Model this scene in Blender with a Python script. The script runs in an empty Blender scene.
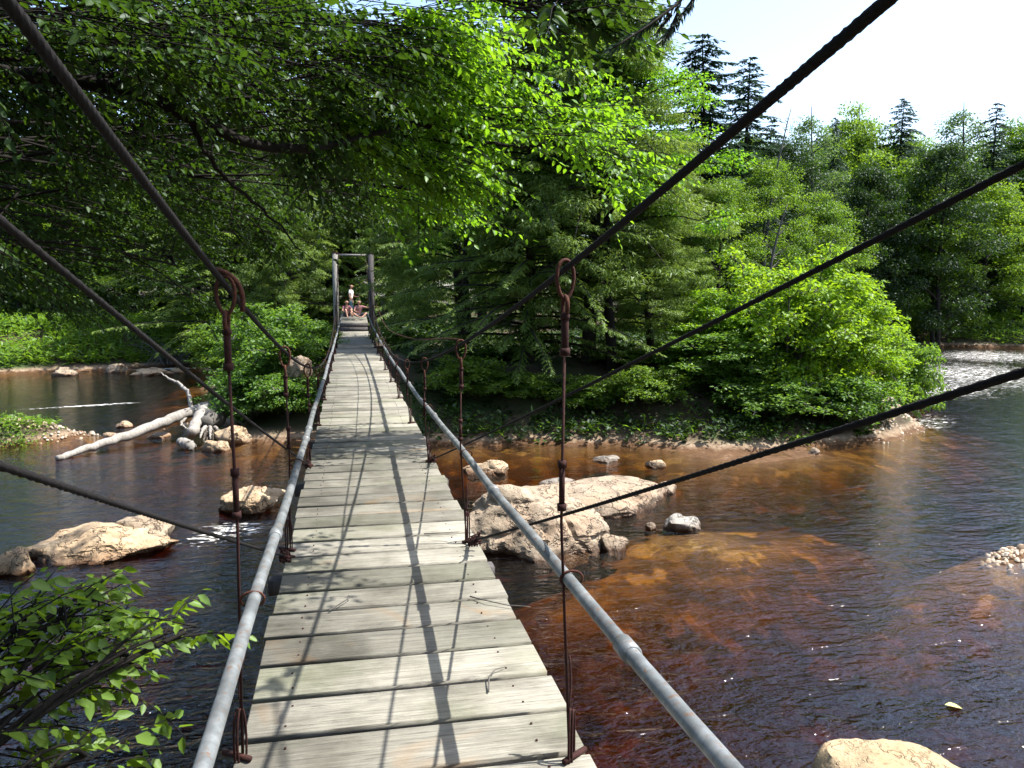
import bpy, math, random
import numpy as np
from mathutils import Vector, noise

R = math.radians
sc = bpy.context.scene
col = sc.collection
WL = -2.3                       # water level; the bridge deck top is z = 0, the bridge runs along +Y
SUN = np.array([0.60, -0.05, 1.0]); SUN /= np.linalg.norm(SUN)

# ------------------------------------------------------------------ camera
CAM = np.array([-0.19, 0.0, 1.65]); FPX = 797.0
PITCH, YAW = R(6.44), math.atan(0.2032)
cd = bpy.data.cameras.new('camera'); cam = bpy.data.objects.new('camera', cd); col.objects.link(cam)
cd.sensor_width = 36; cd.lens = FPX / 1024 * 36; cd.clip_start = 0.05; cd.clip_end = 3000
cam.location = CAM; cam.rotation_euler = (R(90) - PITCH, 0, -YAW)
sc.camera = cam

def ray(px, py):
    a = (px - 512) / FPX; b = (384 - py) / FPX
    f = b * math.sin(PITCH) + math.cos(PITCH); u = b * math.cos(PITCH) - math.sin(PITCH)
    return np.array([a * math.cos(YAW) + f * math.sin(YAW), -a * math.sin(YAW) + f * math.cos(YAW), u])
def at(px, py, t): return CAM + t * ray(px, py)
def on_z(px, py, z):
    d = ray(px, py); return CAM + d * (z - CAM[2]) / d[2]
def depth_of(p):
    d = np.asarray(p) - CAM
    return (d[0] * math.sin(YAW) + d[1] * math.cos(YAW)) * math.cos(PITCH) - d[2] * math.sin(PITCH)

# ------------------------------------------------------------------ light
w = bpy.data.worlds.new('World'); sc.world = w; w.use_nodes = True
nt = w.node_tree; bg = nt.nodes['Background']
sky = nt.nodes.new('ShaderNodeTexSky'); sky.sky_type = 'NISHITA'; sky.sun_disc = False
sky.sun_elevation = math.asin(SUN[2]); sky.sun_rotation = math.atan2(SUN[0], SUN[1])
sky.air_density = 1.0; sky.dust_density = 2.0; sky.ozone_density = 1.5
nt.links.new(sky.outputs[0], bg.inputs[0]); bg.inputs[1].default_value = 0.15
sd = bpy.data.lights.new('sun', 'SUN'); so = bpy.data.objects.new('sun', sd); col.objects.link(so)
sd.energy = 4.7; sd.angle = R(0.53); sd.color = (1.0, 0.965, 0.90)
so.rotation_euler = Vector(-SUN).to_track_quat('-Z', 'Y').to_euler(); so.location = (20, 0, 40)
vs = sc.view_settings; vs.view_transform = 'Standard'; vs.look = 'None'; vs.gamma = 1; vs.exposure = 1.4
sc.render.film_transparent = False
cy = sc.cycles
cy.max_bounces = 7; cy.diffuse_bounces = 3; cy.glossy_bounces = 2; cy.transmission_bounces = 3
cy.transparent_max_bounces = 8; cy.volume_bounces = 0
cy.use_denoising = True; cy.sample_clamp_indirect = 4
cy.caustics_reflective = False; cy.caustics_refractive = False

# ------------------------------------------------------------------ mesh helpers
class MB:
    """collects quads as numpy arrays and links them as one mesh object"""
    def __init__(s): s.v = []; s.q = []; s.t = []; s.n = 0
    def add(s, v, q, tint=0.5):
        v = np.asarray(v, float).reshape(-1, 3); q = np.asarray(q, int).reshape(-1, 4)
        s.v.append(v); s.q.append(q + s.n); s.n += len(v)
        s.t.append(np.full(len(v), tint) if np.isscalar(tint) else np.asarray(tint, float))
        return s
    def box(s, c, d, rz=0.0, tint=0.5, cham=0.0):
        c = np.asarray(c, float); x, y, z = np.asarray(d, float) / 2; k = cham
        if k:
            v = [(-x, -y, -z), (x, -y, -z), (x, y, -z), (-x, y, -z), (-x, -y, z - k), (x, -y, z - k), (x, y, z - k), (-x, y, z - k),
                 (-x + k, -y + k, z), (x - k, -y + k, z), (x - k, y - k, z), (-x + k, y - k, z)]
            q = [(3, 2, 1, 0), (0, 1, 5, 4), (1, 2, 6, 5), (2, 3, 7, 6), (3, 0, 4, 7), (4, 5, 9, 8), (5, 6, 10, 9), (6, 7, 11, 10), (7, 4, 8, 11), (8, 9, 10, 11)]
        else:
            v = [(-x, -y, -z), (x, -y, -z), (x, y, -z), (-x, y, -z), (-x, -y, z), (x, -y, z), (x, y, z), (-x, y, z)]
            q = [(3, 2, 1, 0), (0, 1, 5, 4), (1, 2, 6, 5), (2, 3, 7, 6), (3, 0, 4, 7), (4, 5, 6, 7)]
        v = np.array(v); cs, sn = math.cos(rz), math.sin(rz)
        v = np.c_[v[:, 0] * cs - v[:, 1] * sn, v[:, 0] * sn + v[:, 1] * cs, v[:, 2]] + c
        return s.add(v, q, tint)
    def tube(s, P, rad, seg=8, tint=0.5, lobes=0, pitch=0.2, caps=True):
        P = np.asarray(P, float); k = len(P)
        rad = np.full(k, rad) if np.isscalar(rad) else np.asarray(rad, float)
        T = np.gradient(P, axis=0); T /= np.linalg.norm(T, axis=1)[:, None] + 1e-12
        A = np.empty_like(T); B = np.empty_like(T)
        a = np.cross(T[0], [0, 0, 1.0] if abs(T[0][2]) < 0.9 else [1.0, 0, 0]); a /= np.linalg.norm(a)
        for i in range(k):
            a = a - T[i] * a.dot(T[i]); a /= np.linalg.norm(a) + 1e-12
            A[i] = a; B[i] = np.cross(T[i], a)
        th = np.arange(seg) * 2 * math.pi / seg
        if lobes:
            L = np.r_[0, np.cumsum(np.linalg.norm(np.diff(P, axis=0), axis=1))]
            TH = th[None, :] + (L / pitch * 2 * math.pi)[:, None]
            RR = rad[:, None] * (0.87 + 0.13 * np.abs(np.cos(lobes / 2 * th)))[None, :]
        else:
            TH = np.repeat(th[None, :], k, 0); RR = np.repeat(rad[:, None], seg, 1)
        V = P[:, None, :] + RR[..., None] * (np.cos(TH)[..., None] * A[:, None, :] + np.sin(TH)[..., None] * B[:, None, :])
        i = np.arange(k - 1)[:, None] * seg; j = np.arange(seg)[None, :]; jn = (j + 1) % seg
        q = np.stack([i + j, i + jn, i + seg + jn, i + seg + j], -1).reshape(-1, 4)
        if caps and seg >= 4 and seg % 2 == 0:
            cq = [(0, j, j + 1, j + 2) for j in range(1, seg - 2, 2)]
            o = (k - 1) * seg
            q = np.concatenate([q, np.array(cq)[:, ::-1], np.array(cq) + o])
        return s.add(V.reshape(-1, 3), q, tint)
    def torus(s, c, u, v, ru, rv, r, n=20, seg=6, tint=0.5, pear=0.0):
        c = np.asarray(c, float); u = np.asarray(u, float); v = np.asarray(v, float)
        th = np.linspace(0, 2 * math.pi, n + 1)
        k = 1 + pear * np.sin(th)
        return s.tube(c + (ru * k * np.cos(th))[:, None] * u + (rv * np.sin(th))[:, None] * v, r, seg, tint, caps=False)
    def leaves(s, P, D, N, L, W, t, six=True, fold=0.25, droop=0.12):
        n = len(P); L = np.broadcast_to(L, n)[:, None]; W = np.broadcast_to(W, n)[:, None]
        D = D / (np.linalg.norm(D, axis=1)[:, None] + 1e-9)
        S = np.cross(D, N); S /= np.linalg.norm(S, axis=1)[:, None] + 1e-9
        N = np.cross(S, D)
        if six:
            V = np.stack([P, P + .30 * L * D + .5 * W * S + fold * W * .5 * N, P + .66 * L * D + .40 * W * S + (fold * .4 * W - droop * .4 * L) * N,
                          P + L * D - droop * L * N, P + .66 * L * D - .40 * W * S + (fold * .4 * W - droop * .4 * L) * N, P + .30 * L * D - .5 * W * S + fold * W * .5 * N], 1)
            b = np.arange(n)[:, None] * 6
            q = np.stack([b + [0, 1, 2, 3], b + [0, 3, 4, 5]], 1).reshape(-1, 4); m = 6
        else:
            V = np.stack([P, P + .45 * L * D + .5 * W * S, P + L * D - droop * L * N, P + .45 * L * D - .5 * W * S], 1)
            q = np.arange(n * 4).reshape(-1, 4); m = 4
        return s.add(V.reshape(-1, 3), q, np.repeat(t, m))
    def mesh(s, name, m, smooth=False, uv=None):
        v = np.concatenate(s.v); q = np.concatenate(s.q); me = bpy.data.meshes.new(name)
        me.vertices.add(len(v)); me.vertices.foreach_set('co', v.astype(np.float32).ravel())
        me.loops.add(q.size); me.loops.foreach_set('vertex_index', q.astype(np.int32).ravel())
        me.polygons.add(len(q)); me.polygons.foreach_set('loop_start', np.arange(0, q.size, 4, dtype=np.int32))
        if smooth: me.polygons.foreach_set('use_smooth', np.ones(len(q), bool))
        a = me.attributes.new('tint', 'FLOAT', 'POINT'); a.data.foreach_set('value', np.concatenate(s.t).astype(np.float32))
        me.materials.append(m); me.update(calc_edges=True); me.validate()
        return me
    def build(s, name, m, parent=None, smooth=False):
        return link(name, s.mesh(name, m, smooth), parent)
    def quads(s): return sum(len(q) for q in s.q)

def link(name, data, parent=None):
    o = bpy.data.objects.new(name, data); col.objects.link(o)
    if parent: o.parent = parent
    return o
def tag(o, label=None, cat=None, group=None, kind=None):
    for k, x in (('label', label), ('category', cat), ('group', group), ('kind', kind)):
        if x: o[k] = x
    return o
def empty(name, loc=(0, 0, 0), rz=0.0, scale=1.0):
    o = bpy.data.objects.new(name, None); col.objects.link(o)
    o.location = loc; o.rotation_euler = (0, 0, rz); o.scale = (scale,) * 3; o.empty_display_size = .2
    return o
def copy_thing(src, loc, rz, scale, label, group=None):
    r = src.copy(); col.objects.link(r)
    r.location = loc; r.rotation_euler = (0, 0, rz); r.scale = scale; r['label'] = label
    if group: r['group'] = group
    elif 'group' in r: del r['group']
    for ch in src.children:
        c = ch.copy(); col.objects.link(c); c.parent = r
    return r
def bez(p0, p1, p2, n):
    t = np.linspace(0, 1, n)[:, None]; p0, p1, p2 = map(np.asarray, (p0, p1, p2))
    return (1 - t) ** 2 * p0 + 2 * t * (1 - t) * p1 + t * t * p2
def unit(v): return v / (np.linalg.norm(v, axis=-1, keepdims=True) + 1e-9)

# ------------------------------------------------------------------ materials
class NT:
    def __init__(s, name):
        s.m = bpy.data.materials.new(name); s.m.use_nodes = True; s.t = s.m.node_tree; s.t.nodes.clear()
        s.out = s.t.nodes.new('ShaderNodeOutputMaterial')
    def n(s, kind, props=None, **ins):
        x = s.t.nodes.new('ShaderNode' + kind)
        for k, v in (props or {}).items(): setattr(x, k, v)
        for k, v in ins.items():
            k = k.replace('_', ' ')
            k = int(k[1:]) if k[0] == 'i' and k[1:].isdigit() else k
            s.put(x, k, v)
        return x
    def put(s, x, k, v):
        i = x.inputs[k]
        if isinstance(v, bpy.types.NodeSocket): s.t.links.new(v, i)
        elif isinstance(v, bpy.types.Node): s.t.links.new(v.outputs[0], i)
        else: i.default_value = v
    def ramp(s, fac, stops):
        x = s.n('ValToRGB', Fac=fac); e = x.color_ramp.elements
        while len(e) < len(stops): e.new(0.5)
        for el, (p, c) in zip(e, stops): el.position = p; el.color = (*c, 1) if len(c) == 3 else c
        return x.outputs[0]
    def mix(s, f, a, b, blend='MIX'):
        x = s.n('Mix', {'data_type': 'RGBA', 'blend_type': blend})
        s.put(x, 0, f); s.put(x, 6, a if not isinstance(a, tuple) else (*a[:3], 1)); s.put(x, 7, b if not isinstance(b, tuple) else (*b[:3], 1))
        return x.outputs[2]
    def math(s, op, a, b=0.0, clamp=False):
        x = s.n('Math', {'operation': op, 'use_clamp': clamp}); s.put(x, 0, a); s.put(x, 1, b); return x.outputs[0]
    def noise(s, vec, scale, detail=4, rough=.55, dist=0.0, out=0):
        return s.n('TexNoise', Vector=vec, Scale=scale, Detail=detail, Roughness=rough, Distortion=dist).outputs[out]
    def coords(s, scale=(1, 1, 1), out='Object', rot=(0, 0, 0)):
        tc = s.n('TexCoord'); mp = s.n('Mapping', Vector=tc.outputs[out]); mp.inputs['Scale'].default_value = scale; mp.inputs['Rotation'].default_value = rot
        return mp.outputs[0]
    def bump(s, h, strength=.3, dist=.02, normal=None):
        x = s.n('Bump', Strength=strength, Distance=dist, Height=h)
        if normal is not None: s.put(x, 'Normal', normal)
        return x.outputs[0]
    def principled(s, color, rough=.6, metal=0.0, normal=None, spec=.5):
        x = s.n('BsdfPrincipled', Base_Color=color if not isinstance(color, tuple) else (*color[:3], 1), Roughness=rough, Metallic=metal)
        x.inputs['Specular IOR Level'].default_value = spec
        if normal is not None: s.put(x, 'Normal', normal)
        s.done(x); return s.m
    def done(s, x): s.t.links.new(x.outputs[0], s.out.inputs[0])

def leaf_mat(name, lo, hi, trans=1.25, gloss=.022, warm=(1.15, 1.05, .5), rough=.5, tw=.5):
    """thin leaf: diffuse reflection + translucent transmission + a little sheen, hue varied per leaf and per tree"""
    k = NT(name)
    t = k.n('Attribute', {'attribute_name': 'tint'}).outputs['Fac']
    rnd = k.n('ObjectInfo').outputs['Random']
    c = k.ramp(k.math('ADD', k.math('MULTIPLY', t, .6), k.math('MULTIPLY', rnd, .4)), [(0.0, lo), (1.0, hi)])
    tr = k.mix(1.0, c, tuple(trans * x for x in warm), 'MULTIPLY')
    d = k.n('BsdfDiffuse', Color=c); tl = k.n('BsdfTranslucent', Color=tr)
    m = k.n('MixShader', Fac=tw); k.put(m, 1, d); k.put(m, 2, tl)
    g = k.n('BsdfGlossy', Roughness=rough, Color=(.9, .95, 1, 1))
    m2 = k.n('MixShader', Fac=gloss); k.put(m2, 1, m); k.put(m2, 2, g)
    k.done(m2); return k.m

M = {}
M['leaf_beech'] = leaf_mat('leaf_beech', (.05, .14, .008), (.13, .25, .016), trans=2.3, gloss=.03)
M['leaf_maple'] = leaf_mat('leaf_maple', (.035, .10, .008), (.18, .29, .03), trans=1.5)
M['leaf_lime'] = leaf_mat('leaf_lime', (.09, .21, .012), (.24, .37, .025), trans=1.5)
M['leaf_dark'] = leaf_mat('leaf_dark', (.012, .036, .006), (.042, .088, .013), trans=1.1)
M['leaf_alder'] = leaf_mat('leaf_alder', (.04, .115, .014), (.14, .25, .03), trans=1.5)
M['leaf_shade'] = leaf_mat('leaf_shade', (.016, .05, .006), (.05, .105, .012), trans=1.15, gloss=.02)  # canopy shade put into the leaf colour: darker tones for the left boughs
M['leaf_pale'] = leaf_mat('leaf_pale', (.06, .12, .04), (.10, .17, .06), trans=1.3)
M['needle_hemlock'] = leaf_mat('needle_hemlock', (.075, .13, .022), (.19, .28, .05), trans=1.3, warm=(1.1, 1.05, .6), tw=.45)
M['needle_spruce'] = leaf_mat('needle_spruce', (.022, .048, .03), (.05, .085, .05), trans=.8, warm=(1, 1, .8), tw=.3)
M['grass'] = leaf_mat('grass', (.075, .17, .02), (.15, .26, .035), trans=1.6)

def bark(name, a, b, scale=8):
    k = NT(name); v = k.coords((1, 1, .25)); n1 = k.noise(v, scale, 6, .65); n2 = k.noise(v, scale * .2, 3)
    c = k.mix(k.math('MULTIPLY', n2, .9), k.ramp(n1, [(.3, a), (.7, b)]), tuple(x * .6 for x in a))
    return k.principled(c, .9, normal=k.bump(n1, .7, .03), spec=.2)
M['bark'] = bark('bark', (.018, .015, .012), (.06, .05, .04))
M['bark_dark'] = bark('bark_dark', (.006, .005, .004), (.022, .018, .014))
M['bark_grey'] = bark('bark_grey', (.08, .075, .068), (.20, .185, .165))
M['dead_wood'] = bark('dead_wood', (.20, .18, .155), (.52, .49, .45), 18)
M['root_wood'] = bark('root_wood', (.05, .04, .032), (.2, .17, .14), 12)

# weathered planks: grain runs along x, the tone changes from plank to plank
k = NT('weathered_plank')
ri = k.n('NewGeometry').outputs['Random Per Island']
tc = k.n('TexCoord').outputs['Object']
off = k.n('CombineXYZ', X=k.math('MULTIPLY', ri, 37), Y=0.0, Z=k.math('MULTIPLY', ri, 11))
vv = k.n('VectorMath', {'operation': 'ADD'}); k.put(vv, 0, tc); k.put(vv, 1, off)
mp = k.n('Mapping', Vector=vv.outputs[0]); mp.inputs['Scale'].default_value = (1.6, 34, 8)
grain = k.noise(mp.outputs[0], 1.7, 9, .74, 1.6)
mp2 = k.n('Mapping', Vector=vv.outputs[0]); mp2.inputs['Scale'].default_value = (.9, 70, 20)
crack = k.noise(mp2.outputs[0], 2.0, 5, .6, .6)
blot = k.noise(vv.outputs[0], 2.4, 5, .6); rust = k.noise(vv.outputs[0], 1.3, 4, .6, .8)
base = k.ramp(grain, [(.30, (.11, .102, .088)), (.45, (.29, .277, .243)), (.60, (.42, .405, .35)), (.78, (.55, .535, .48))])
base = k.mix(k.ramp(blot, [(.34, (0, 0, 0)), (.58, (1, 1, 1))]), k.mix(.8, base, (.40, .39, .36), 'MULTIPLY'), base)
base = k.mix(k.ramp(crack, [(.30, (.85, .85, .85)), (.40, (0, 0, 0))]), base, (.06, .05, .042))
base = k.mix(k.math('MULTIPLY', k.ramp(rust, [(.60, (0, 0, 0)), (.74, (1, 1, 1))]), .6), base, (.42, .24, .10))
base = k.mix(k.math('MULTIPLY', k.ramp(k.noise(vv.outputs[0], .8, 4, .6), [(.5, (0, 0, 0)), (.7, (1, 1, 1))]), .35), base, (.22, .26, .13))
base = k.mix(1.0, base, k.ramp(ri, [(0, (.36, .355, .335)), (.5, (.57, .56, .53)), (1, (.78, .765, .73))]), 'MULTIPLY')
hh = k.math('ADD', k.math('MULTIPLY', grain, .7), k.math('MULTIPLY', crack, .6))
M['plank'] = k.principled(base, .82, normal=k.bump(hh, .55, .006), spec=.25)

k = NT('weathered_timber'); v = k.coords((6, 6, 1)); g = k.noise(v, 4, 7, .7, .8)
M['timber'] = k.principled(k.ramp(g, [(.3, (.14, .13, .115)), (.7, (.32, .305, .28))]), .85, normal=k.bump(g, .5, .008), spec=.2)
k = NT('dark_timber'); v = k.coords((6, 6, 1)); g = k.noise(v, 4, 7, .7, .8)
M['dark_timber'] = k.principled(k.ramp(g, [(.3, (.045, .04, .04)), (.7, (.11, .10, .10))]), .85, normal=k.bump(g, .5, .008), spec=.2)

k = NT('galvanised_pipe'); v = k.coords(); n1 = k.noise(v, 9, 6, .65); n2 = k.noise(v, 45, 4, .6)
c = k.ramp(n1, [(.3, (.07, .075, .075)), (.5, (.15, .162, .165)), (.75, (.30, .315, .32))])
c = k.mix(k.math('MULTIPLY', k.ramp(n2, [(.56, (0, 0, 0)), (.7, (1, 1, 1))]), .75), c, (.17, .085, .04))
M['pipe'] = k.principled(c, k.ramp(n1, [(.3, (.60, .6, .6)), (.7, (.42, .42, .42))]), .35, normal=k.bump(n2, .12, .003))

def rusty(name, a, b, c, sc_=60, rough=.85):
    k = NT(name); v = k.coords(); n1 = k.noise(v, sc_, 5, .65); n2 = k.noise(v, sc_ * .15, 4)
    cc = k.mix(k.ramp(n2, [(.4, (0, 0, 0)), (.65, (1, 1, 1))]), k.ramp(n1, [(.35, a), (.65, b)]), c)
    return k.principled(cc, rough, .15, k.bump(n1, .5, .004), .3)
M['rust'] = rusty('rust', (.013, .004, .0035), (.05, .015, .010), (.028, .008, .007))
M['rust_bright'] = rusty('rust_bright', (.028, .010, .006), (.11, .038, .018), (.05, .016, .010))
M['cable'] = rusty('cable', (.003, .0026, .003), (.010, .008, .008), (.006, .0045, .0045), 90, .95)

def rock_mat(name, a, b, c, crack=.8):
    k = NT(name); v = k.coords(); n1 = k.noise(v, 3.2, 8, .68); n2 = k.noise(v, 22, 5, .6); n3 = k.noise(v, 1.1, 4, .6, .5)
    cc = k.mix(k.ramp(n3, [(.40, (0, 0, 0)), (.62, (1, 1, 1))]), k.ramp(n1, [(.3, a), (.7, b)]), c)
    cc = k.mix(k.math('MULTIPLY', k.ramp(n2, [(.56, (0, 0, 0)), (.68, (1, 1, 1))]), .6), cc, tuple(x * .35 for x in a))
    wv = k.n('VectorMath', {'operation': 'ADD'}); k.put(wv, 0, v); k.put(wv, 1, k.noise(v, 3, 4, .6, 0, 1))
    ed = k.n('TexVoronoi', {'feature': 'DISTANCE_TO_EDGE'}, Vector=wv, Scale=2.1).outputs[0]
    crk = k.math('MULTIPLY', k.ramp(ed, [(.0, (1, 1, 1)), (.045, (0, 0, 0))]), k.ramp(n3, [(.38, (0, 0, 0)), (.50, (1, 1, 1))]))
    cc = k.mix(k.math('MULTIPLY', crk, crack), cc, (.05, .04, .03))
    z = k.n('SeparateXYZ', Vector=k.n('NewGeometry').outputs['Position']).outputs[2]
    wet = k.n('MapRange', {'clamp': True}, Value=k.math('ADD', z, k.math('MULTIPLY', n1, .10)), From_Min=WL + .06, From_Max=WL + .20, To_Min=1.0, To_Max=0.0).outputs[0]
    cc = k.mix(wet, cc, k.mix(1.0, cc, (.26, .17, .11), 'MULTIPLY'))        # the wetted band at the waterline
    return k.principled(cc, k.math('SUBTRACT', .88, k.math('MULTIPLY', wet, .5)), normal=k.bump(k.math('SUBTRACT', k.math('ADD', n1, k.math('MULTIPLY', n2, .35)), k.math('MULTIPLY', crk, crack)), .8, .06), spec=.3)
M['rock_pale'] = rock_mat('rock_pale', (.17, .13, .09), (.36, .295, .22), (.30, .215, .145))
M['rock_tan'] = rock_mat('rock_tan', (.28, .20, .125), (.47, .37, .25), (.40, .275, .165))
M['rock_sandy'] = rock_mat('rock_sandy', (.25, .18, .10), (.42, .33, .21), (.34, .235, .13), .35)
M['rock_grey'] = rock_mat('rock_grey', (.20, .19, .17), (.38, .36, .32), (.28, .25, .21))

# ground: dark forest duff, gravel by the water, brown stones on the bed
k = NT('ground'); geo = k.n('NewGeometry').outputs['Position']
z = k.n('SeparateXYZ', Vector=geo).outputs[2]
n1 = k.noise(geo, .35, 6, .6); n2 = k.noise(geo, 3.0, 6, .65); gw = k.n('VectorMath', {'operation': 'ADD'}); k.put(gw, 0, geo); k.put(gw, 1, k.noise(geo, 2.2, 5, .65, 0, 1)); vo = k.n('TexVoronoi', {'feature': 'SMOOTH_F1'}, Vector=gw, Scale=2.6, Smoothness=.6); vo2 = k.n('TexVoronoi', Vector=geo, Scale=16.0)
duff = k.mix(k.ramp(n1, [(.45, (0, 0, 0)), (.62, (1, 1, 1))]), k.ramp(n2, [(.3, (.03, .022, .014)), (.7, (.075, .055, .035))]), (.035, .06, .016))
grv = k.mix(.75, k.ramp(k.n('SeparateXYZ', Vector=vo2.outputs['Color']).outputs[0], [(0, (.10, .07, .045)), (.5, (.24, .175, .11)), (1, (.40, .33, .25))]), k.ramp(n2, [(.3, (.12, .08, .05)), (.7, (.30, .22, .15))]))
stone = k.ramp(k.n('SeparateXYZ', Vector=vo.outputs['Color']).outputs[0], [(0, (.04, .022, .010)), (.45, (.10, .055, .02)), (.8, (.20, .13, .04)), (1, (.34, .25, .09))])
bed = k.mix(k.ramp(n2, [(.35, (0, 0, 0)), (.6, (1, 1, 1))]), k.mix(.6, stone, (.06, .034, .012)), stone)
zz = k.math('ADD', z, k.math('MULTIPLY', k.math('SUBTRACT', n2, .5), .25))
grv = k.mix(k.n('MapRange', {'clamp': True}, Value=zz, From_Min=WL + .05, From_Max=WL + .14).outputs[0], k.mix(1.0, grv, (.38, .27, .19), 'MULTIPLY'), grv)
f1 = k.n('MapRange', {'clamp': True}, Value=zz, From_Min=WL - .12, From_Max=WL + .02).outputs[0]
f2 = k.n('MapRange', {'clamp': True}, Value=zz, From_Min=WL + .13, From_Max=WL + .27).outputs[0]
c = k.mix(f2, k.mix(f1, bed, grv), duff)
hb = k.math('ADD', k.math('MULTIPLY', vo.outputs['Distance'], -.8), k.math('MULTIPLY', n2, .4))
M['ground'] = k.principled(c, .9, normal=k.bump(hb, .6, .08), spec=.2)

# river water: clear surface (mirror by Fresnel, else straight through), brown absorption in the volume, real white foam where rapids run
k = NT('river_water'); geo = k.n('NewGeometry').outputs['Position']
def wave(scale, stretch, rot, det=3, dist=.6):
    mp = k.n('Mapping', Vector=geo); mp.inputs['Rotation'].default_value = (0, 0, rot); mp.inputs['Scale'].default_value = stretch
    return k.noise(mp.outputs[0], scale, det, .55, dist)
a = wave(1.1, (.55, 1.5, 1), R(20)); b = wave(4.2, (.6, 1.4, 1), R(-8), 3, .8); c = wave(15, (.8, 1.2, 1), R(12), 2, .4)
h = k.math('ADD', k.math('ADD', k.math('MULTIPLY', a, .62), k.math('MULTIPLY', b, .42)), k.math('MULTIPLY', c, .14))
nb = k.bump(h, 1.0, .09)
xyz = k.n('SeparateXYZ', Vector=geo)
def blob(cx, cy, rx, ry, rot=0.0):
    mp = k.n('Mapping', {'vector_type': 'TEXTURE'}, Vector=geo); mp.inputs['Location'].default_value = (cx, cy, WL); mp.inputs['Rotation'].default_value = (0, 0, rot); mp.inputs['Scale'].default_value = (rx, ry, 1)
    ln = k.n('VectorMath', {'operation': 'LENGTH'}, i0=mp.outputs[0]).outputs['Value']
    return k.n('MapRange', {'clamp': True, 'interpolation_type': 'SMOOTHSTEP'}, Value=ln, From_Min=.1, From_Max=1.0, To_Min=1.0, To_Max=0.0).outputs[0]
FOAM_SLOT = k, a, b, c, nb, blob, wave
k, wa, wb, wc, nb, blob, wave = FOAM_SLOT
fm = k.math('MULTIPLY', blob(-2.3, 13.6, 1.6, 1.3, R(30)), 1.25)
for args in ((30, 34, 18, 9, R(48)), (24, 29, 9, 5, R(48)), (40, 44, 14, 8, R(45)), (-10.0, 45.0, 4.0, 1.3, R(10)), (-9.4, 30.6, 4.2, .45, R(18)), (-3.0, 41, 3, 3, 0), (17, 21.5, 5, 2.5, R(40))):
    fm = k.math('MAXIMUM', fm, k.math('MULTIPLY', blob(*args), 1.2 if args[0] > 20 else 1.45 if args[0] < -5 else 1.1))
fn = wave(5.5, (.7, 1.6, 1), R(15), 6, 1.2)
foam = k.n('MapRange', {'clamp': True}, Value=k.math('ADD', k.math('MULTIPLY', fm, .29), fn), From_Min=.84, From_Max=.98).outputs[0]
spk = k.n('TexVoronoi', Vector=k.n('NewGeometry').outputs['Position'], Scale=9.0)
fleck = k.math('MULTIPLY', k.math('LESS_THAN', spk.outputs['Distance'], .055), k.math('GREATER_THAN', k.math('ADD', wa, k.math('MULTIPLY', wb, .6)), .96))  # scattered white flecks: foam bubbles and sun sparkle painted into the surface
fleck = k.math('MULTIPLY', fleck, k.math('GREATER_THAN', k.n('SeparateXYZ', Vector=spk.outputs['Color']).outputs[0], .45))
foam = k.math('MAXIMUM', foam, fleck)
fr = k.n('Fresnel', IOR=1.36, Normal=nb)
tr = k.n('BsdfTransparent', Color=(.96, .93, .88, 1))
gl = k.n('BsdfGlossy', Roughness=.10, Color=(1, 1, 1, 1), Normal=nb)
m1 = k.n('MixShader', Fac=fr); k.put(m1, 1, tr); k.put(m1, 2, gl)
wf = k.n('BsdfDiffuse', Color=(.82, .80, .76, 1), Normal=nb)
m2 = k.n('MixShader', Fac=k.math('MULTIPLY', foam, .85)); k.put(m2, 1, m1); k.put(m2, 2, wf)
k.done(m2)
ab = k.n('VolumeAbsorption', Color=(.71, .505, .19, 1), Density=2.1)
k.t.links.new(ab.outputs[0], k.out.inputs['Volume'])
M['water'] = k.m

# ------------------------------------------------------------------ terrain
LAND = [
    [(-700, 36), (-90, 40), (-40, 42.5), (-17.3, 43.7), (-12.6, 44.9), (-8.9, 48.0), (-6.6, 40), (-5.6, 32), (-4.9, 27.6), (-3.6, 23.2), (-2.2, 21.8), (-.5, 21.3), (3, 20.4), (6.2, 19.8), (8.8, 18.4),
     (11, 18.2), (13.4, 18.9), (15.6, 20.1), (16.2, 21.2), (18, 25), (23, 32), (30, 44), (34, 58), (36, 90), (36, 800), (-700, 800)],
    [(700, 10), (130, 28), (80, 39), (62, 45), (49.3, 50.6), (43, 54), (39, 62), (37, 90), (36, 800), (700, 800)],
    [(-130, 6), (-30, 5), (-12, 4.6), (-6, 3.8), (-3.2, 2.2), (-1.6, .6), (1.2, -.8), (2.6, 0), (6, -1.8), (14, -3.5), (130, -12), (700, -20), (700, -700), (-700, -700), (-700, 8)]]
def sdf(x, y):
    best = np.full(x.shape, 1e9); inside = np.zeros(x.shape, bool)
    for poly in LAND:
        P = np.array(poly, float); Q = np.roll(P, -1, 0); ins = np.zeros(x.shape, bool)
        for (ax, ay), (bx, by) in zip(P, Q):
            dx, dy = bx - ax, by - ay
            t = np.clip(((x - ax) * dx + (y - ay) * dy) / (dx * dx + dy * dy), 0, 1)
            best = np.minimum(best, np.hypot(x - ax - t * dx, y - ay - t * dy))
            if ay != by:
                c = ((ay > y) != (by > y)) & (x < (bx - ax) * (y - ay) / (by - ay) + ax); ins ^= c
        inside |= ins
    return np.where(inside, best, -best)
def wob(x, y, s, seed=0):
    return (np.sin(x * s + 1.3 * np.sin(y * s * .7 + seed)) * np.cos(y * s * 1.1 + seed * 2 + 1.1 * np.sin(x * s * .6)) + .5 * np.sin(x * s * 2.3 + y * s * 1.9 + seed)) / 1.5
def sstep(a, b, x): t = np.clip((x - a) / (b - a), 0, 1); return t * t * (3 - 2 * t)
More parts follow.
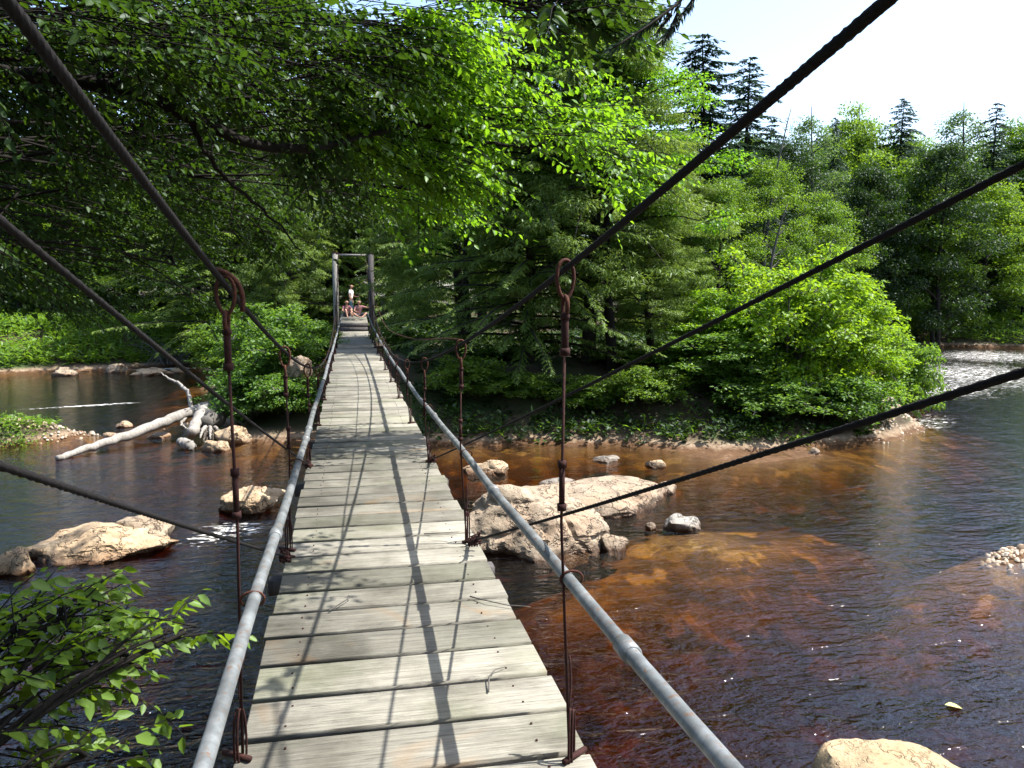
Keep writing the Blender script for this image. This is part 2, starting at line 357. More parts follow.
BARS = [(-8.4, 23.6, 2.5, .75, R(28), 1.24), (10.2, 10.0, 1.6, .5, R(8), .0), (15.2, 20.6, 1.6, .7, R(40), .70), (6.4, 11.6, 3.2, 1.5, R(8), .86), (4.3, 10.0, 2.6, 1.6, R(20), .5), (2.6, 10.4, 1.8, 1.2, 0, .45), (9.5, 16.6, 4, 1.2, R(5), .3), (4.6, 12.6, 2.8, 1.3, R(12), .72),
        (-5.2, 12.2, 2.2, .8, R(10), .5), (-9.6, 23, 1.6, .7, 0, .8)]
def ground_z(x, y):
    x = np.asarray(x, float); y = np.asarray(y, float)
    s = sdf(x, y) + .35 * wob(x, y, 1.1)
    land = WL + .22 * sstep(0, .4, s) + 1.7 * sstep(.1, 4.5, s) + .12 * wob(x, y, .9, 3) * sstep(.5, 3, s) + .035 * np.clip(s - 8, 0, 12) + .07 * np.clip(s - 16, 0, 160)
    bed = WL - .06 - .90 * sstep(0, 4.5, -s) - .5 * sstep(4.0, 8.5, -s) + .10 * wob(x, y, .75, 1) + .05 * wob(x, y, 2.3, 5)
    z = np.where(s > 0, land, bed)
    for cx, cy, rx, ry, a, hgt in BARS:
        u = ((x - cx) * math.cos(a) + (y - cy) * math.sin(a)) / rx; v = (-(x - cx) * math.sin(a) + (y - cy) * math.cos(a)) / ry
        z = z + np.where(s < .4, hgt * np.exp(-(u * u + v * v) * (1.0 if hgt < .9 else 1.3)), 0)
    u = ((x - 10.3) * .985 + (y - 10.0) * .174) / 1.55; v = ((y - 10.0) * .985 - (x - 10.3) * .174) / .5
    return np.maximum(z, WL + .07 - .14 * (u * u + v * v) + .04 * wob(x, y, 4.0, 2))
def gz(x, y): return float(ground_z(np.array([x]), np.array([y]))[0])
def axis(a, b, st, far):
    c = np.arange(a, b + st, st); g = st * 1.5 ** np.arange(1, 14)
    lo = a - np.cumsum(g); hi = c[-1] + np.cumsum(g)
    return np.r_[lo[lo > -far][::-1], c, hi[hi < far]]
gx, gy = axis(-30, 56, .42, 900), axis(-8, 70, .42, 900)
X, Y = np.meshgrid(gx, gy); Z = ground_z(X, Y)
b = MB(); nx = len(gx)
i = np.arange(len(gy) - 1)[:, None] * nx + np.arange(nx - 1)[None, :]
b.add(np.stack([X, Y, Z], -1), np.stack([i, i + 1, i + nx + 1, i + nx], -1))
tag(b.build('ground', M['ground'], smooth=True), kind='structure')
b = MB().box((0, 0, WL - 2.0), (1700, 1700, 4.0))
tag(b.build('river_water', M['water']), kind='structure')

# ------------------------------------------------------------------ the bridge
BXS = {1: .515, -1: -.595}; YN, YF, TH = -3.4, 33.6, 3.1
BR = empty('suspension_footbridge')
tag(BR, 'narrow wooden plank suspension footbridge on rusty cables, crossing the brown river', 'footbridge')
rng = random.Random(4)
def cab_z(y, sx=1): return (.62 + .0071 * (y - 15.1) ** 2) if sx > 0 else (.565 + .0074 * (y - 15.1) ** 2)
def rail_z(y, sx=1): return (.48 + .0012 * (y - 15.1) ** 2) if sx > 0 else (.555 + .0003 * (y - 13) ** 2)
b = MB(); y = YN - .3; NAIL = []
while y < 36.2:
    wd = .263 + rng.uniform(-.006, .006); gap = rng.uniform(.034, .046)
    dx = rng.uniform(-.012, .012); L = 1.24 + rng.uniform(-.015, .015)
    b.box((dx, y + wd / 2, -.022 + rng.uniform(-.004, .004)), (L, wd, .044), rng.uniform(-.004, .004), rng.random(), .005)
    for x in (-.46, .46):
        for fy in (.24, .76): NAIL.append((x + rng.uniform(-.012, .012), y + wd * (fy + rng.uniform(-.05, .05))))
    y += wd + gap
NQ = b.quads()
for x, yy in NAIL:
    if yy < 16: b.tube([(x, yy, -.02), (x, yy, .0045)], .0048, 6)
dk = b.build('deck', M['plank'], BR); dk.data.materials.append(M['rust'])
mi = np.zeros(len(dk.data.polygons), np.int32); mi[NQ:] = 1; dk.data.polygons.foreach_set('material_index', mi)
b = MB()
for x in (-.46, .46):
    b.box((x, (YN + YF) / 2, -.125), (.05, YF - YN, .15))
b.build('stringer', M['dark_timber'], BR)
SUSY = [-2.05, .30, 2.58, 5.14, 7.75, 10.18, 12.65, 15.1, 17.55, 20.0, 22.4, 24.9, 27.4, 29.9, 32.2]
for yy in SUSY:
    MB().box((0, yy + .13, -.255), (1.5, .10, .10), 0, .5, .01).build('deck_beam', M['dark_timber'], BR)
ys = np.arange(YN, YF + .01, .022)
for sx in (-1, 1):
    P = np.c_[np.full(len(ys), BXS[sx]), ys, cab_z(ys, sx)]
    # the cable runs on from the near tower down to its anchor in the bank
    MB().tube(P, .0108, 18, .5, lobes=6, pitch=.16).build('main_cable', M['cable'], BR, smooth=True)
    py = np.arange(YN, YF, .25); wig = .005 * np.sin(py * 1.1 + sx) + .003 * np.sin(py * 2.7)
    rp = np.c_[sx * (.535 + wig * .4), py, rail_z(py, sx) + wig]
    pipe = MB().tube(rp, .0222, 14).build('handrail', M['pipe'], BR, smooth=True)
    for cyy in ((1.98, 4.05, 7.1, 10.2, 13.3, 16.4, 19.5, 22.6, 25.7, 28.8) if sx > 0 else (3.6, 6.1, 6.55, 9.2, 12.3, 15.4, 18.5, 21.6, 24.7, 27.8)):
        i = int((cyy - YN) / .25); f = (cyy - YN) / .25 - i
        c = rp[i] * (1 - f) + rp[i + 1] * f; d = unit(rp[i + 1] - rp[i])
        MB().tube([c - d * .042, c - d * .04, c + d * .04, c + d * .042], [.0226, .0290, .0290, .0226], 14).build('pipe_coupling', M['pipe'], pipe, smooth=True)
TOPN = {}
def clamp(b, c, d, s=1.0):
    """a wire-rope clip: saddle, u-bolt and two nuts"""
    d = unit(np.asarray(d, float)); c = np.asarray(c, float)
    sd_ = unit(np.cross(d, [0, 0, 1.0])); up = np.cross(sd_, d)
    b.torus(c, sd_, up, .019 * s, .024 * s, .0048 * s, 12, 6)
    for q in (-1, 1):
        b.tube([c + sd_ * .017 * q * s, c + sd_ * .017 * q * s - up * .05 * s], .0052 * s, 6)
        b.tube([c + sd_ * .017 * q * s - up * .028 * s, c + sd_ * .017 * q * s - up * .040 * s], .0105 * s, 6)
    b.tube([c - up * .018 * s - sd_ * .026 * s, c - up * .018 * s + sd_ * .026 * s], .009 * s, 6)
def stay(x0, y0, x1, y1, z1, via=None):
    """stay cable from the deck edge up to the tower head"""
    p0 = np.array([x0, y0, -.02])
    if via:                                     # the near ones: direction read off the photograph
        (px, py), xv = via; r_ = ray(px, py); q = CAM + r_ * (xv - CAM[0]) / r_[0]
        f_ = (q[1] - p0[1]) / (y1 - p0[1]); q[2] += .045 * math.sin(f_ * math.pi) * (p0[1] - y1) / 11; p1 = p0 + (q - p0) / f_
    else: p1 = np.array([x1, y1, z1])
    L = np.linalg.norm(p1 - p0); d = unit(p1 - p0)
    t = np.linspace(0, 1, int(L / .03))[:, None]
    P = p0 * (1 - t) + p1 * t; P[:, 2] -= .045 * np.sin(t[:, 0] * math.pi) * L / 11
    o = MB().tube(P, .0074, 12, .5, lobes=6, pitch=.12).build('stay_cable', M['cable'], BR, smooth=True)
    b = MB()
    sd_ = unit(np.cross(d, [0, 0, 1.0])); up = np.cross(sd_, d)
    b.torus(p0 + d * .05, d, sd_, .075, .032, .0085, 20, 8)
    b.tube([p0 + d * .13 + up * .014, p0 + d * .44 + up * .012, p0 + d * .50 + up * .03], .0072, 8)
    for q in (.17, .27, .38): clamp(b, p0 + d * q + up * .005, d)
    b.build('cable_clip', M['rust'], o)
far = lambda y: YN + YF - y
for sx, x2, x3 in ((1, .66, .77), (-1, -.66, -.65)):
    stay(sx * .60 if sx < 0 else .56, 7.90, 0, YN + .05, 0, ((1024, 163) if sx > 0 else (0, 219), x3))
    stay(sx * .60 if sx < 0 else .56, 5.20 if sx > 0 else 5.12, 0, YN + .05, 0, ((1024, 370) if sx > 0 else (0, 464), x2))
    stay(sx * .60, far(7.75), sx * .62, YF - .05, 3.0); stay(sx * .60, far(5.2), sx * .62, YF - .05, 3.05)
# a slack thin wire from the far tower to the second hanger
yy = np.array([5.2, 8.5, 12.3, 15.8, 19, 23, 28, 33.5]); zz = np.array([1.37, 1.16, 1.03, .97, 1.10, 1.45, 2.12, 3.02])
yf = np.linspace(5.2, 33.5, 140); zf = np.interp(yf, yy, zz); zf = np.convolve(np.pad(zf, 6, 'edge'), np.ones(13) / 13, 'valid')
MB().tube(np.c_[np.full(140, .53), yf, zf], .0055, 8).build('slack_wire', M['rust_bright'], BR, smooth=True)

def hanger(x, y, sx, idx):
    """a rusty hanger rod: shackle on the cable, sleeve, rod with a turnbuckle, wire loop through the deck beam"""
    zt = cab_z(y, sx); X = BXS[sx]
    o = MB().tube([(X, y, zt - .15), (X * .985, y, zt * .5), (x, y, -.03)], .0053, 8, .5).build('hanger_rod', M['rust'], BR, smooth=True)
    b = MB()
    ang = R(((idx * 37) % 50) - 25) * sx; u = np.array([math.cos(ang), math.sin(ang), 0])
    b.torus((X, y, zt - .035), u, (0, 0, 1.0), .031, .064, .0068, 24, 8, .5, .16)
    v = np.array([-u[1], u[0], 0])
    b.torus((X, y, zt - .122), v, (0, 0, 1.0), .018, .032, .0075, 16, 8)
    if idx == 1 and sx < 0:
        b.tube(bez((X - .03, y, zt + .05), (X + .07, y, zt + .03), (X + .05, y + .01, zt - .09), 12), .009, 8)
    b.build('shackle', M['rust_bright'], o, True)
    b = MB().tube([(X, y, zt - .142), (X, y, zt - .15), (X, y, zt - .265), (X, y, zt - .272)], [.008, .0125, .0125, .008], 10)
    b.tube([(X, y, zt - .262), (X, y, zt - .288)], .0185, 6); b.tube([(X, y, zt - .150), (X, y, zt - .166)], .017, 6)
    b.build('sleeve', M['rust'], o)
    b = MB(); xm = lambda t: X * .985 + (x - X * .985) * 0 if t > .5 else X * .985
    z1, z2 = zt * .62, zt * .62 - .12 - .03 * (idx % 2)
    for zz_ in (z1, z2):
        b.tube([(X * .987, y, zz_ + .012), (X * .987, y, zz_ - .012)], .0165, 6)
    b.tube([(X * .987, y, z1), (X * .987, y, z2)], .0105, 8)
    b.build('turnbuckle', M['rust'], o)
    b = MB(); n = 26; th = np.linspace(0, 2 * math.pi, n)
    hl = .17 + .02 * (idx % 3)
    P = np.c_[np.full(n, x) + .012 * np.sin(th), y + .026 * np.sin(th), hl / 2 - .03 + (hl / 2 + .03) * np.cos(th)]
    b.tube(P, .0048, 6); b.tube(P * [1, 1, 1] + [.013 * sx, .008, -.008], .0048, 6)
    b.tube(bez((x, y + .02, hl), (x + .02 * sx, y + .045, hl + .05), (x + .012, y + .06, hl + .17), 8), .0042, 6)
    b.tube([(x - .03 * sx, y - .03, .012), (x + .07 * sx, y + .045, .006)], .011, 8)
    b.tube([(x, y, .02), (x, y, -.30)], .0062, 6); b.tube([(x, y, -.31), (x, y, -.325)], .03, 8)
    b.build('wire_loop', M['rust'], o)
    clamp_b = MB(); zr = rail_z(y, sx)
    clamp_b.torus((sx * .545, y, zr), (1, 0, 0), (0, 0, 1), .040, .028, .0045, 16, 6)
    clamp_b.build('rail_clip', M['rust_bright'], o)
for i, yy in enumerate(SUSY):
    for sx in (-1, 1):
        y_ = yy + (.24 if sx < 0 and i in (2,) else .05 if sx < 0 else 0)
        hanger(.545 if sx > 0 else -.60, y_, sx, i - 1)

def tower(yt, front):
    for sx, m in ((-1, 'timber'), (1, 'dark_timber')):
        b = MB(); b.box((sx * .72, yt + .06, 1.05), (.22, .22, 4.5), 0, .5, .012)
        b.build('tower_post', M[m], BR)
        b = MB().box((sx * .72, yt + .06, 3.33), (.26, .26, .05), 0, .5, .012); b.tube([(sx * .66, yt - .02, 3.12), (sx * .54, yt - .02, 3.12)], .03, 10)
        b.build('cable_saddle', M['rust'], BR)
    MB().box((0, yt + .06, 3.24), (1.2, .08, .08), 0, .5, .008).build('tower_crossbeam', M['timber'], BR)
tower(YF + .12, True); tower(YN - .4, True)
for sx in (-1, 1):
    MB().tube([(BXS[sx], YF, cab_z(YF, sx)), (sx * .62, YF + .2, 3.12), (sx * .8, YF + 6, -.2)], .0125, 8).build('anchor_cable', M['cable'], BR, True)
# ramp and landing beyond the far tower
b = MB()
for j in range(2):
    b.box((0, 36.32 + j * .02, .10 + j * .19 - .02), (1.2 + .06 * j, .05, .18), 0, .5, .008)
b.build('step_riser', M['dark_timber'], BR)
b = MB()
for j in range(16):
    b.box((0, 36.5 + j * .30, .36 + j * .022), (1.22, .285, .045), 0, rng.random(), .005)
for sx in (-1, 1): b.box((sx * .5, 36.6, -.2), (.12, .12, 1.1)); b.box((sx * .5, 41.0, -.2), (.12, .12, 1.1))
b.build('landing', M['plank'], BR)

# ------------------------------------------------------------------ rocks
def rock(name, c, dims, mat, label, group=None, seed=0, rz=0.0, rough=.22, cuts=9, sub=5, sink=.35, parts=None, cat='rock', flat=.0):
    """one boulder: an icosphere cut by random planes into facets and roughened by noise; c is the point on the ground beneath it"""
    import bmesh
    rr = random.Random(seed); bm = bmesh.new(); bmesh.ops.create_icosphere(bm, subdivisions=sub, radius=1)
    V = np.array([v.co[:] for v in bm.verts])
    for _ in range(cuts):
        nrm = np.array([rr.gauss(0, 1), rr.gauss(0, 1), rr.gauss(.25, .7)]); nrm /= np.linalg.norm(nrm)
        d = rr.uniform(.56, .86); s = V @ nrm - d
        V = V - np.clip(s, 0, None)[:, None] * nrm * .93
    if flat: V[:, 2] = np.where(V[:, 2] > flat, flat + (V[:, 2] - flat) * .15, V[:, 2])
    off = Vector((rr.uniform(0, 99), rr.uniform(0, 99), 7))
    out = np.empty_like(V); D = np.array(dims) / 2
    for i, p in enumerate(V):
        q = Vector(p * D)
        s = 1.0 / max(.35, min(dims[0], dims[1]) * .5)
        h = noise.fractal(q * s * 1.6 + off, 1.0, 2.1, 5) * rough + noise.cell(q * s * 2.3 + off * 2) * rough * .12
        rid = 1 - abs(noise.noise(q * s * 2.2 + off * 3)) * 2
        out[i] = p * (1 + h - (max(0, rid - .72) * rough * .9))
    out *= D
    cs, sn = math.cos(rz), math.sin(rz)
    out = np.c_[out[:, 0] * cs - out[:, 1] * sn, out[:, 0] * sn + out[:, 1] * cs, out[:, 2]]
    for v, p in zip(bm.verts, out): v.co = p
    me = bpy.data.meshes.new(name); bm.to_mesh(me); bm.free(); me.materials.append(M[mat])
    for p in me.polygons: p.use_smooth = True
    try: me.set_sharp_from_angle(angle=R(32))
    except Exception: pass
    o = link(name, me); o.location = (c[0], c[1], c[2] + dims[2] * (.5 - sink))
    return tag(o, label, cat, group)
W3 = lambda px, py: on_z(px, py, WL)
p = W3(552, 556); rock('boulder', (2.75, 12.4, WL), (3.4, 2.6, 1.4), 'rock_pale', 'big cracked pale granite boulder lying right beside the bridge deck', seed=11, rz=R(10), rough=.24, cuts=30, sub=6, sink=.33, cat='boulder')
rock('rock_slab', (4.55, 14.3, WL), (4.0, 2.1, .9), 'rock_pale', 'long smooth pinkish white rock slab just behind the big cracked boulder', seed=5, rz=R(14), rough=.14, cuts=16, sink=.42)
rock('boulder', (3.98, 5.16, WL - .36), (1.6, 1.15, 1.5), 'rock_sandy', 'rounded tan boulder cut off by the bottom edge of the view', seed=14, rz=R(-14), rough=.09, cuts=9, sink=.35, cat='boulder', flat=.5)
SM = 'small rocks standing in the shallows'
RK = [  # px, py at the waterline, width, depth, height, material, label
    (485, 474, 1.05, .7, .55, 'rock_tan', 'small tan rock in the water beside the deck, behind the big boulder', 21),
    (684, 530, .68, .55, .50, 'rock_grey', 'pointed grey rock standing alone in front of the white slab', 22),
    (652, 530, .22, .2, .16, 'rock_pale', 'tiny pale stone between the boulder and the pointed grey rock', 23),
    (613, 552, .55, .5, .42, 'rock_pale', 'pale lump of rock at the near end of the cracked boulder', 24),
    (656, 468, .5, .4, .28, 'rock_tan', 'small tan stone in the shallows in front of the dark hemlocks', 25),
    (608, 462, .75, .5, .22, 'rock_grey', 'low flat grey rock in the shade of the hemlocks', 26),
    (668, 494, .5, .4, .3, 'rock_pale', 'small pale rock touching the far end of the white slab', 27),
    (815, 455, .4, .3, .25, 'rock_pale', 'little white stone at the foot of the bright green bush', 28),
    (122, 428, .5, .42, .30, 'rock_tan', 'small orange stone in the river above the fallen log', 29),
    (155, 438, .75, .5, .36, 'rock_tan', 'round orange rock resting under the fallen white log', 30),
    (108, 438, .5, .4, .25, 'rock_tan', 'brown stone at the end of the left gravel bar', 31),
    (62, 376, 1.5, 1.0, .75, 'rock_pale', 'slanted pale rock at the far left grassy shore', 32),
    (113, 373, 1.3, .9, .75, 'rock_pale', 'round pale rock at the far shore below the tall grass', 33),
    (148, 376, 1.9, 1.0, .65, 'rock_tan', 'reddish low rock at the far shore beside the white riffle', 34),
    (175, 373, .9, .7, .5, 'rock_tan', 'small brown rock at the far shore next to the reddish rock', 35),
    (213, 452, .8, .6, .5, 'rock_tan', 'yellowish rock wedged beside the fallen log root', 36),
    (229, 445, 1.2, .8, .8, 'rock_tan', 'brown upright rock behind the fallen log root', 37),
    (258, 424, 2.0, 1.4, .8, 'rock_pale', 'flat pale rock half hidden in the left island bush', 38),
    (560, 485, .9, .4, .18, 'rock_grey', 'thin wet dark rock barely out of the water behind the boulder', 39),
    (905, 418, .55, .45, .42, 'rock_pale', 'white stone at the tip of the island', 40),
    (883, 437, .4, .35, .22, 'rock_pale', 'small pale stone on the gravel tip below the bush', 41),
    (620, 545, .3, .25, .2, 'rock_pale', 'bright pebble sized stone at the cracked boulder foot', 42)]
for px, py, wd, dp, ht, m, lab, sdd in RK:
    q = W3(px, py); f = unit(np.array([math.sin(YAW), math.cos(YAW), 0])); q = q + f * dp * .4
    rock('rock', (q[0], q[1], max(WL - .05, gz(q[0], q[1]) if m != 'x' else 0) if ht > .3 else WL), (wd, dp, ht), m, lab, SM, sdd, -YAW + (sdd % 5 - 2) * .2, .24, 8, 4, .38)
rock('rock_slab', (*(W3(88, 566)[:2] + [0, .75]), WL), (2.35, 1.5, .52), 'rock_tan', 'long flat tan rock in the left river with a white end', seed=52, rz=R(12), rough=.24, cuts=10, sink=.33)
rock('rock_slab', (*(W3(135, 553)[:2] + [0, .55]), WL), (1.0, .9, .62), 'rock_pale', 'white rock joined to the right end of the long tan rock', seed=57, rz=R(5), rough=.2, cuts=9, sink=.3)
rock('rock_slab', (*(W3(244, 516)[:2] + [0, .5]), WL), (1.4, 1.0, .68), 'rock_tan', 'wedge shaped tan rock poking out from under the left side of the bridge', seed=61, rz=R(22), rough=.2, cuts=10, sink=.33)
rock('rock', (*(W3(8, 578)[:2] + [0, .3]), WL), (.6, .6, .5), 'rock_tan', 'small tan rock at the left frame edge before the long tan rock', SM, 66, 0, .2, 8, 4, .35)
q = at(301, 360, 22.6); rock('boulder', (q[0], q[1], q[2] - .5), (.75, .7, 1.0), 'rock_pale', 'pale boulder up on the left bank, beside the bridge hangers', seed=71, rough=.18, cuts=8, sub=4, sink=.25, cat='boulder')

# pebbles on the gravel bars are too many to count
b = MB(); g = np.random.default_rng(5)
for cx, cy, rx, ry, a, hgt in (BARS[0], BARS[1], BARS[2], BARS[8]):
    for _ in range(700):
        u, v = g.normal(0, .62, 2) * (rx, ry)
        x, y = cx + u * math.cos(a) - v * math.sin(a), cy + u * math.sin(a) + v * math.cos(a)
        zz_ = gz(x, y)
        if zz_ < WL - .05: continue
        s = g.uniform(.015, .05) * (1 if g.random() > .05 else 1.8); th = g.uniform(0, 6.28)
        n_ = 7; an = th + np.arange(n_) * 2 * math.pi / n_; rr_ = s * g.uniform(.75, 1.1, n_)
        ring = np.c_[x + rr_ * np.cos(an), y + rr_ * np.sin(an) * .8, np.full(n_, zz_)]
        top = np.c_[x + .6 * rr_ * np.cos(an), y + .48 * rr_ * np.sin(an), zz_ + s * g.uniform(.5, .9) + np.zeros(n_)]
        i = np.arange(n_); j = (i + 1) % n_
        q = np.stack([i, j, n_ + j, n_ + i], 1)
        q = np.concatenate([q, [(7, 8, 9, 10), (7, 10, 11, 12)]])
        b.add(np.concatenate([ring, top]), q)
k = NT('pebble'); ri = k.n('NewGeometry').outputs['Random Per Island']
M['pebble'] = k.principled(k.ramp(ri, [(0, (.20, .13, .085)), (.4, (.38, .29, .2)), (.75, (.48, .40, .32)), (1, (.34, .30, .25))]), .85, spec=.25)
tag(b.build('pebbles', M['pebble']), 'tan and white pebbles covering the gravel bars', 'pebbles', kind='stuff')

# ------------------------------------------------------------------ the fallen bleached tree in the left channel
LG = empty('fallen_log', (-5.2, 23, WL))
tag(LG, 'bleached white fallen tree with root end, lying across the left river channel', 'log')
def lg(name, pts, rads, m, parent=LG, seg=12, wob_=.03):
    P = np.array(pts, float); n = max(14, 6 * len(P)); t = np.linspace(0, len(P) - 1, n)
    Q = np.stack([np.interp(t, range(len(P)), P[:, i]) for i in range(3)], 1)
    for _ in range(2): Q[1:-1] = (Q[:-2] + Q[1:-1] * 2 + Q[2:]) / 4
    g_ = np.random.default_rng(len(pts) * 7 + seg); Q[1:-1] += g_.normal(0, wob_, (n - 2, 3)) * .5
    r_ = np.interp(t, range(len(rads)), rads) * (1 + g_.normal(0, .06, n))
    b_ = MB().tube(Q - np.array(LG.location)[None, :] * 1.0, r_, seg)
    return b_.build(name, M[m], parent, True)
P1 = on_z(57, 458, WL + .05); P2 = at(150, 428, 21.6); P3 = at(193, 410, 23.0)
lg('trunk', [P1, at(100, 445, 20.2), P2, P3, at(222, 404, 24.2)], [.07, .11, .135, .15, .15], 'dead_wood', wob_=.035)
lg('branch', [P3, at(188, 392, 23.2), at(180, 384, 23.4), at(168, 378, 23.5), at(160, 373, 23.6)], [.07, .06, .045, .03, .012], 'dead_wood')
lg('branch', [at(186, 417, 22.7), at(180, 425, 22.3), at(190, 430, 22.2)], [.05, .035, .02], 'dead_wood', seg=8)
lg('root_stem', [at(191, 434, 20.9), at(199, 418, 21.8), at(208, 408, 22.8), at(224, 402, 24)], [.14, .16, .19, .22], 'dead_wood', seg=14, wob_=.05)
lg('root_stub', [at(180, 442, 20.6), at(190, 445, 20.4), at(193, 448, 20.4)], [.11, .15, .10], 'dead_wood', seg=10)
lg('split_slab', [at(206, 425, 21.6), at(216, 415, 22.5), at(229, 405, 23.6)], [.18, .30, .22], 'bark_grey', seg=10, wob_=.12)
for s_ in range(7):
    a_ = at(206 + s_ * 1.5, 427 + (s_ % 3) * 3, 21.5); e_ = at(200 + s_ * 3.4, 438 + (s_ * 37 % 11), 20.8 + .1 * s_)
    lg('root', [a_, (a_ + e_) / 2 + [0, 0, .08], e_], [.06, .045, .015], 'root_wood' if s_ % 3 else 'dead_wood', seg=7)
# ------------------------------------------------------------------ vegetation generators
def rdir(g, n): return unit(g.normal(0, 1, (n, 3)))
def clump_leaves(b, g, C, rad, flat, n, L, six=False, up=.55, asp=.55, dz=-.25):
    """leaf clumps: C (k,3) centres, rad (k,) radii, n leaves in each"""
    k = len(C); d = rdir(g, k * n); r = g.random(k * n) ** .42
    off = d * r[:, None] * np.repeat(rad, n)[:, None] * [1, 1, flat]
    P = np.repeat(C, n, 0) + off
    N = unit(np.array([0, 0, up]) + d * .45 + g.normal(0, .48, (k * n, 3)))
    D = unit(d * [1, 1, .3] + g.normal(0, .5, (k * n, 3)) + [0, 0, dz])
    l = L * g.uniform(.7, 1.2, k * n)
    t = np.clip(np.repeat(g.normal(.5, .14, k), n) + g.normal(0, .17, k * n), 0, 1)
    b.leaves(P, D, N, l, l * asp, t, six, .25, .15)

def broadleaf(name, seed, H, Rm, zb, nl, L, nleaf, mat, bk='bark', crad=(.55, 1.0), flat=.42, shape=1.0, six=False, stems=1, sub=4, irr=(.72, 1.12), hs=0.0, lean_=.16, asp=.55, dz=-.25, sag=0.0):
    g = np.random.default_rng(seed); root = empty(name)
    tb = MB(); C = []; CR = []
    for s_ in range(stems):
        a0 = g.uniform(0, 6.28); lean = (0.0 if stems == 1 else lean_ * H * g.uniform(.6, 1.3)); hk = 1 - hs * (s_ / max(1, stems - 1)) * g.uniform(.6, 1)
        n = 14; t = np.linspace(0, 1, n)
        P = np.c_[lean * t ** 1.3 * math.cos(a0) + .012 * H * np.sin(t * 5 + s_), lean * t ** 1.3 * math.sin(a0) + .012 * H * np.cos(t * 4 + 1), t * H * .95 * hk]
        P[0, 2] = -.5
        r0 = .0125 * H / math.sqrt(stems) + .02
        tb.tube(P, r0 * (1 - .93 * t) + .006, 9)
        for j in range(nl):
            tt = zb + (1 - zb) * ((j + g.random()) / nl) ** .9
            p0 = np.array([np.interp(tt * .93, t, P[:, q]) for q in range(3)])
            u = (tt - zb) / (1 - zb)
            prof = (math.sin(math.pi * min(1, (u * .86 + .14)) ** .8)) ** .6 * shape + (1 - shape) * (1 - u)
            az = j * 2.39996 + g.uniform(-.5, .5) + s_ * 1.7
            ln = Rm * max(.18, prof) * g.uniform(*irr) * (.6 + .4 * hk)
            d = np.array([math.cos(az), math.sin(az), 0])
            p2 = p0 + d * ln + [0, 0, ln * (g.uniform(.05, .45) - sag * g.uniform(.6, 1.3))]
            B = bez(p0, p0 + d * ln * .5 + [0, 0, ln * .35], p2, 8)
            tb.tube(B, np.linspace(r0 * .36 * (1 - u * .6), .008, 8), 6, caps=False)
            for q in range(sub):
                f = g.uniform(.38, 1.0); bp = np.array([np.interp(f * 7, range(8), B[:, w_]) for w_ in range(3)])
                cr = g.uniform(*crad); e = bp + rdir(g, 1)[0] * [1, 1, .6] * cr * g.uniform(.5, 1.3) + [0, 0, .1]
                tb.tube([bp, (bp + e) / 2 + [0, 0, .06], e], [.022, .015, .007], 5, caps=False); C.append(e); CR.append(cr)
            C.append(p2); CR.append(g.uniform(*crad))
    b = MB(); clump_leaves(b, g, np.array(C), np.array(CR), flat, nleaf, L, six, .55, asp, dz)
    tb.build('trunk', M[bk], root, True); b.build('crown', M[mat], root)
    root['H'] = H; root['W'] = 2 * Rm
    return root

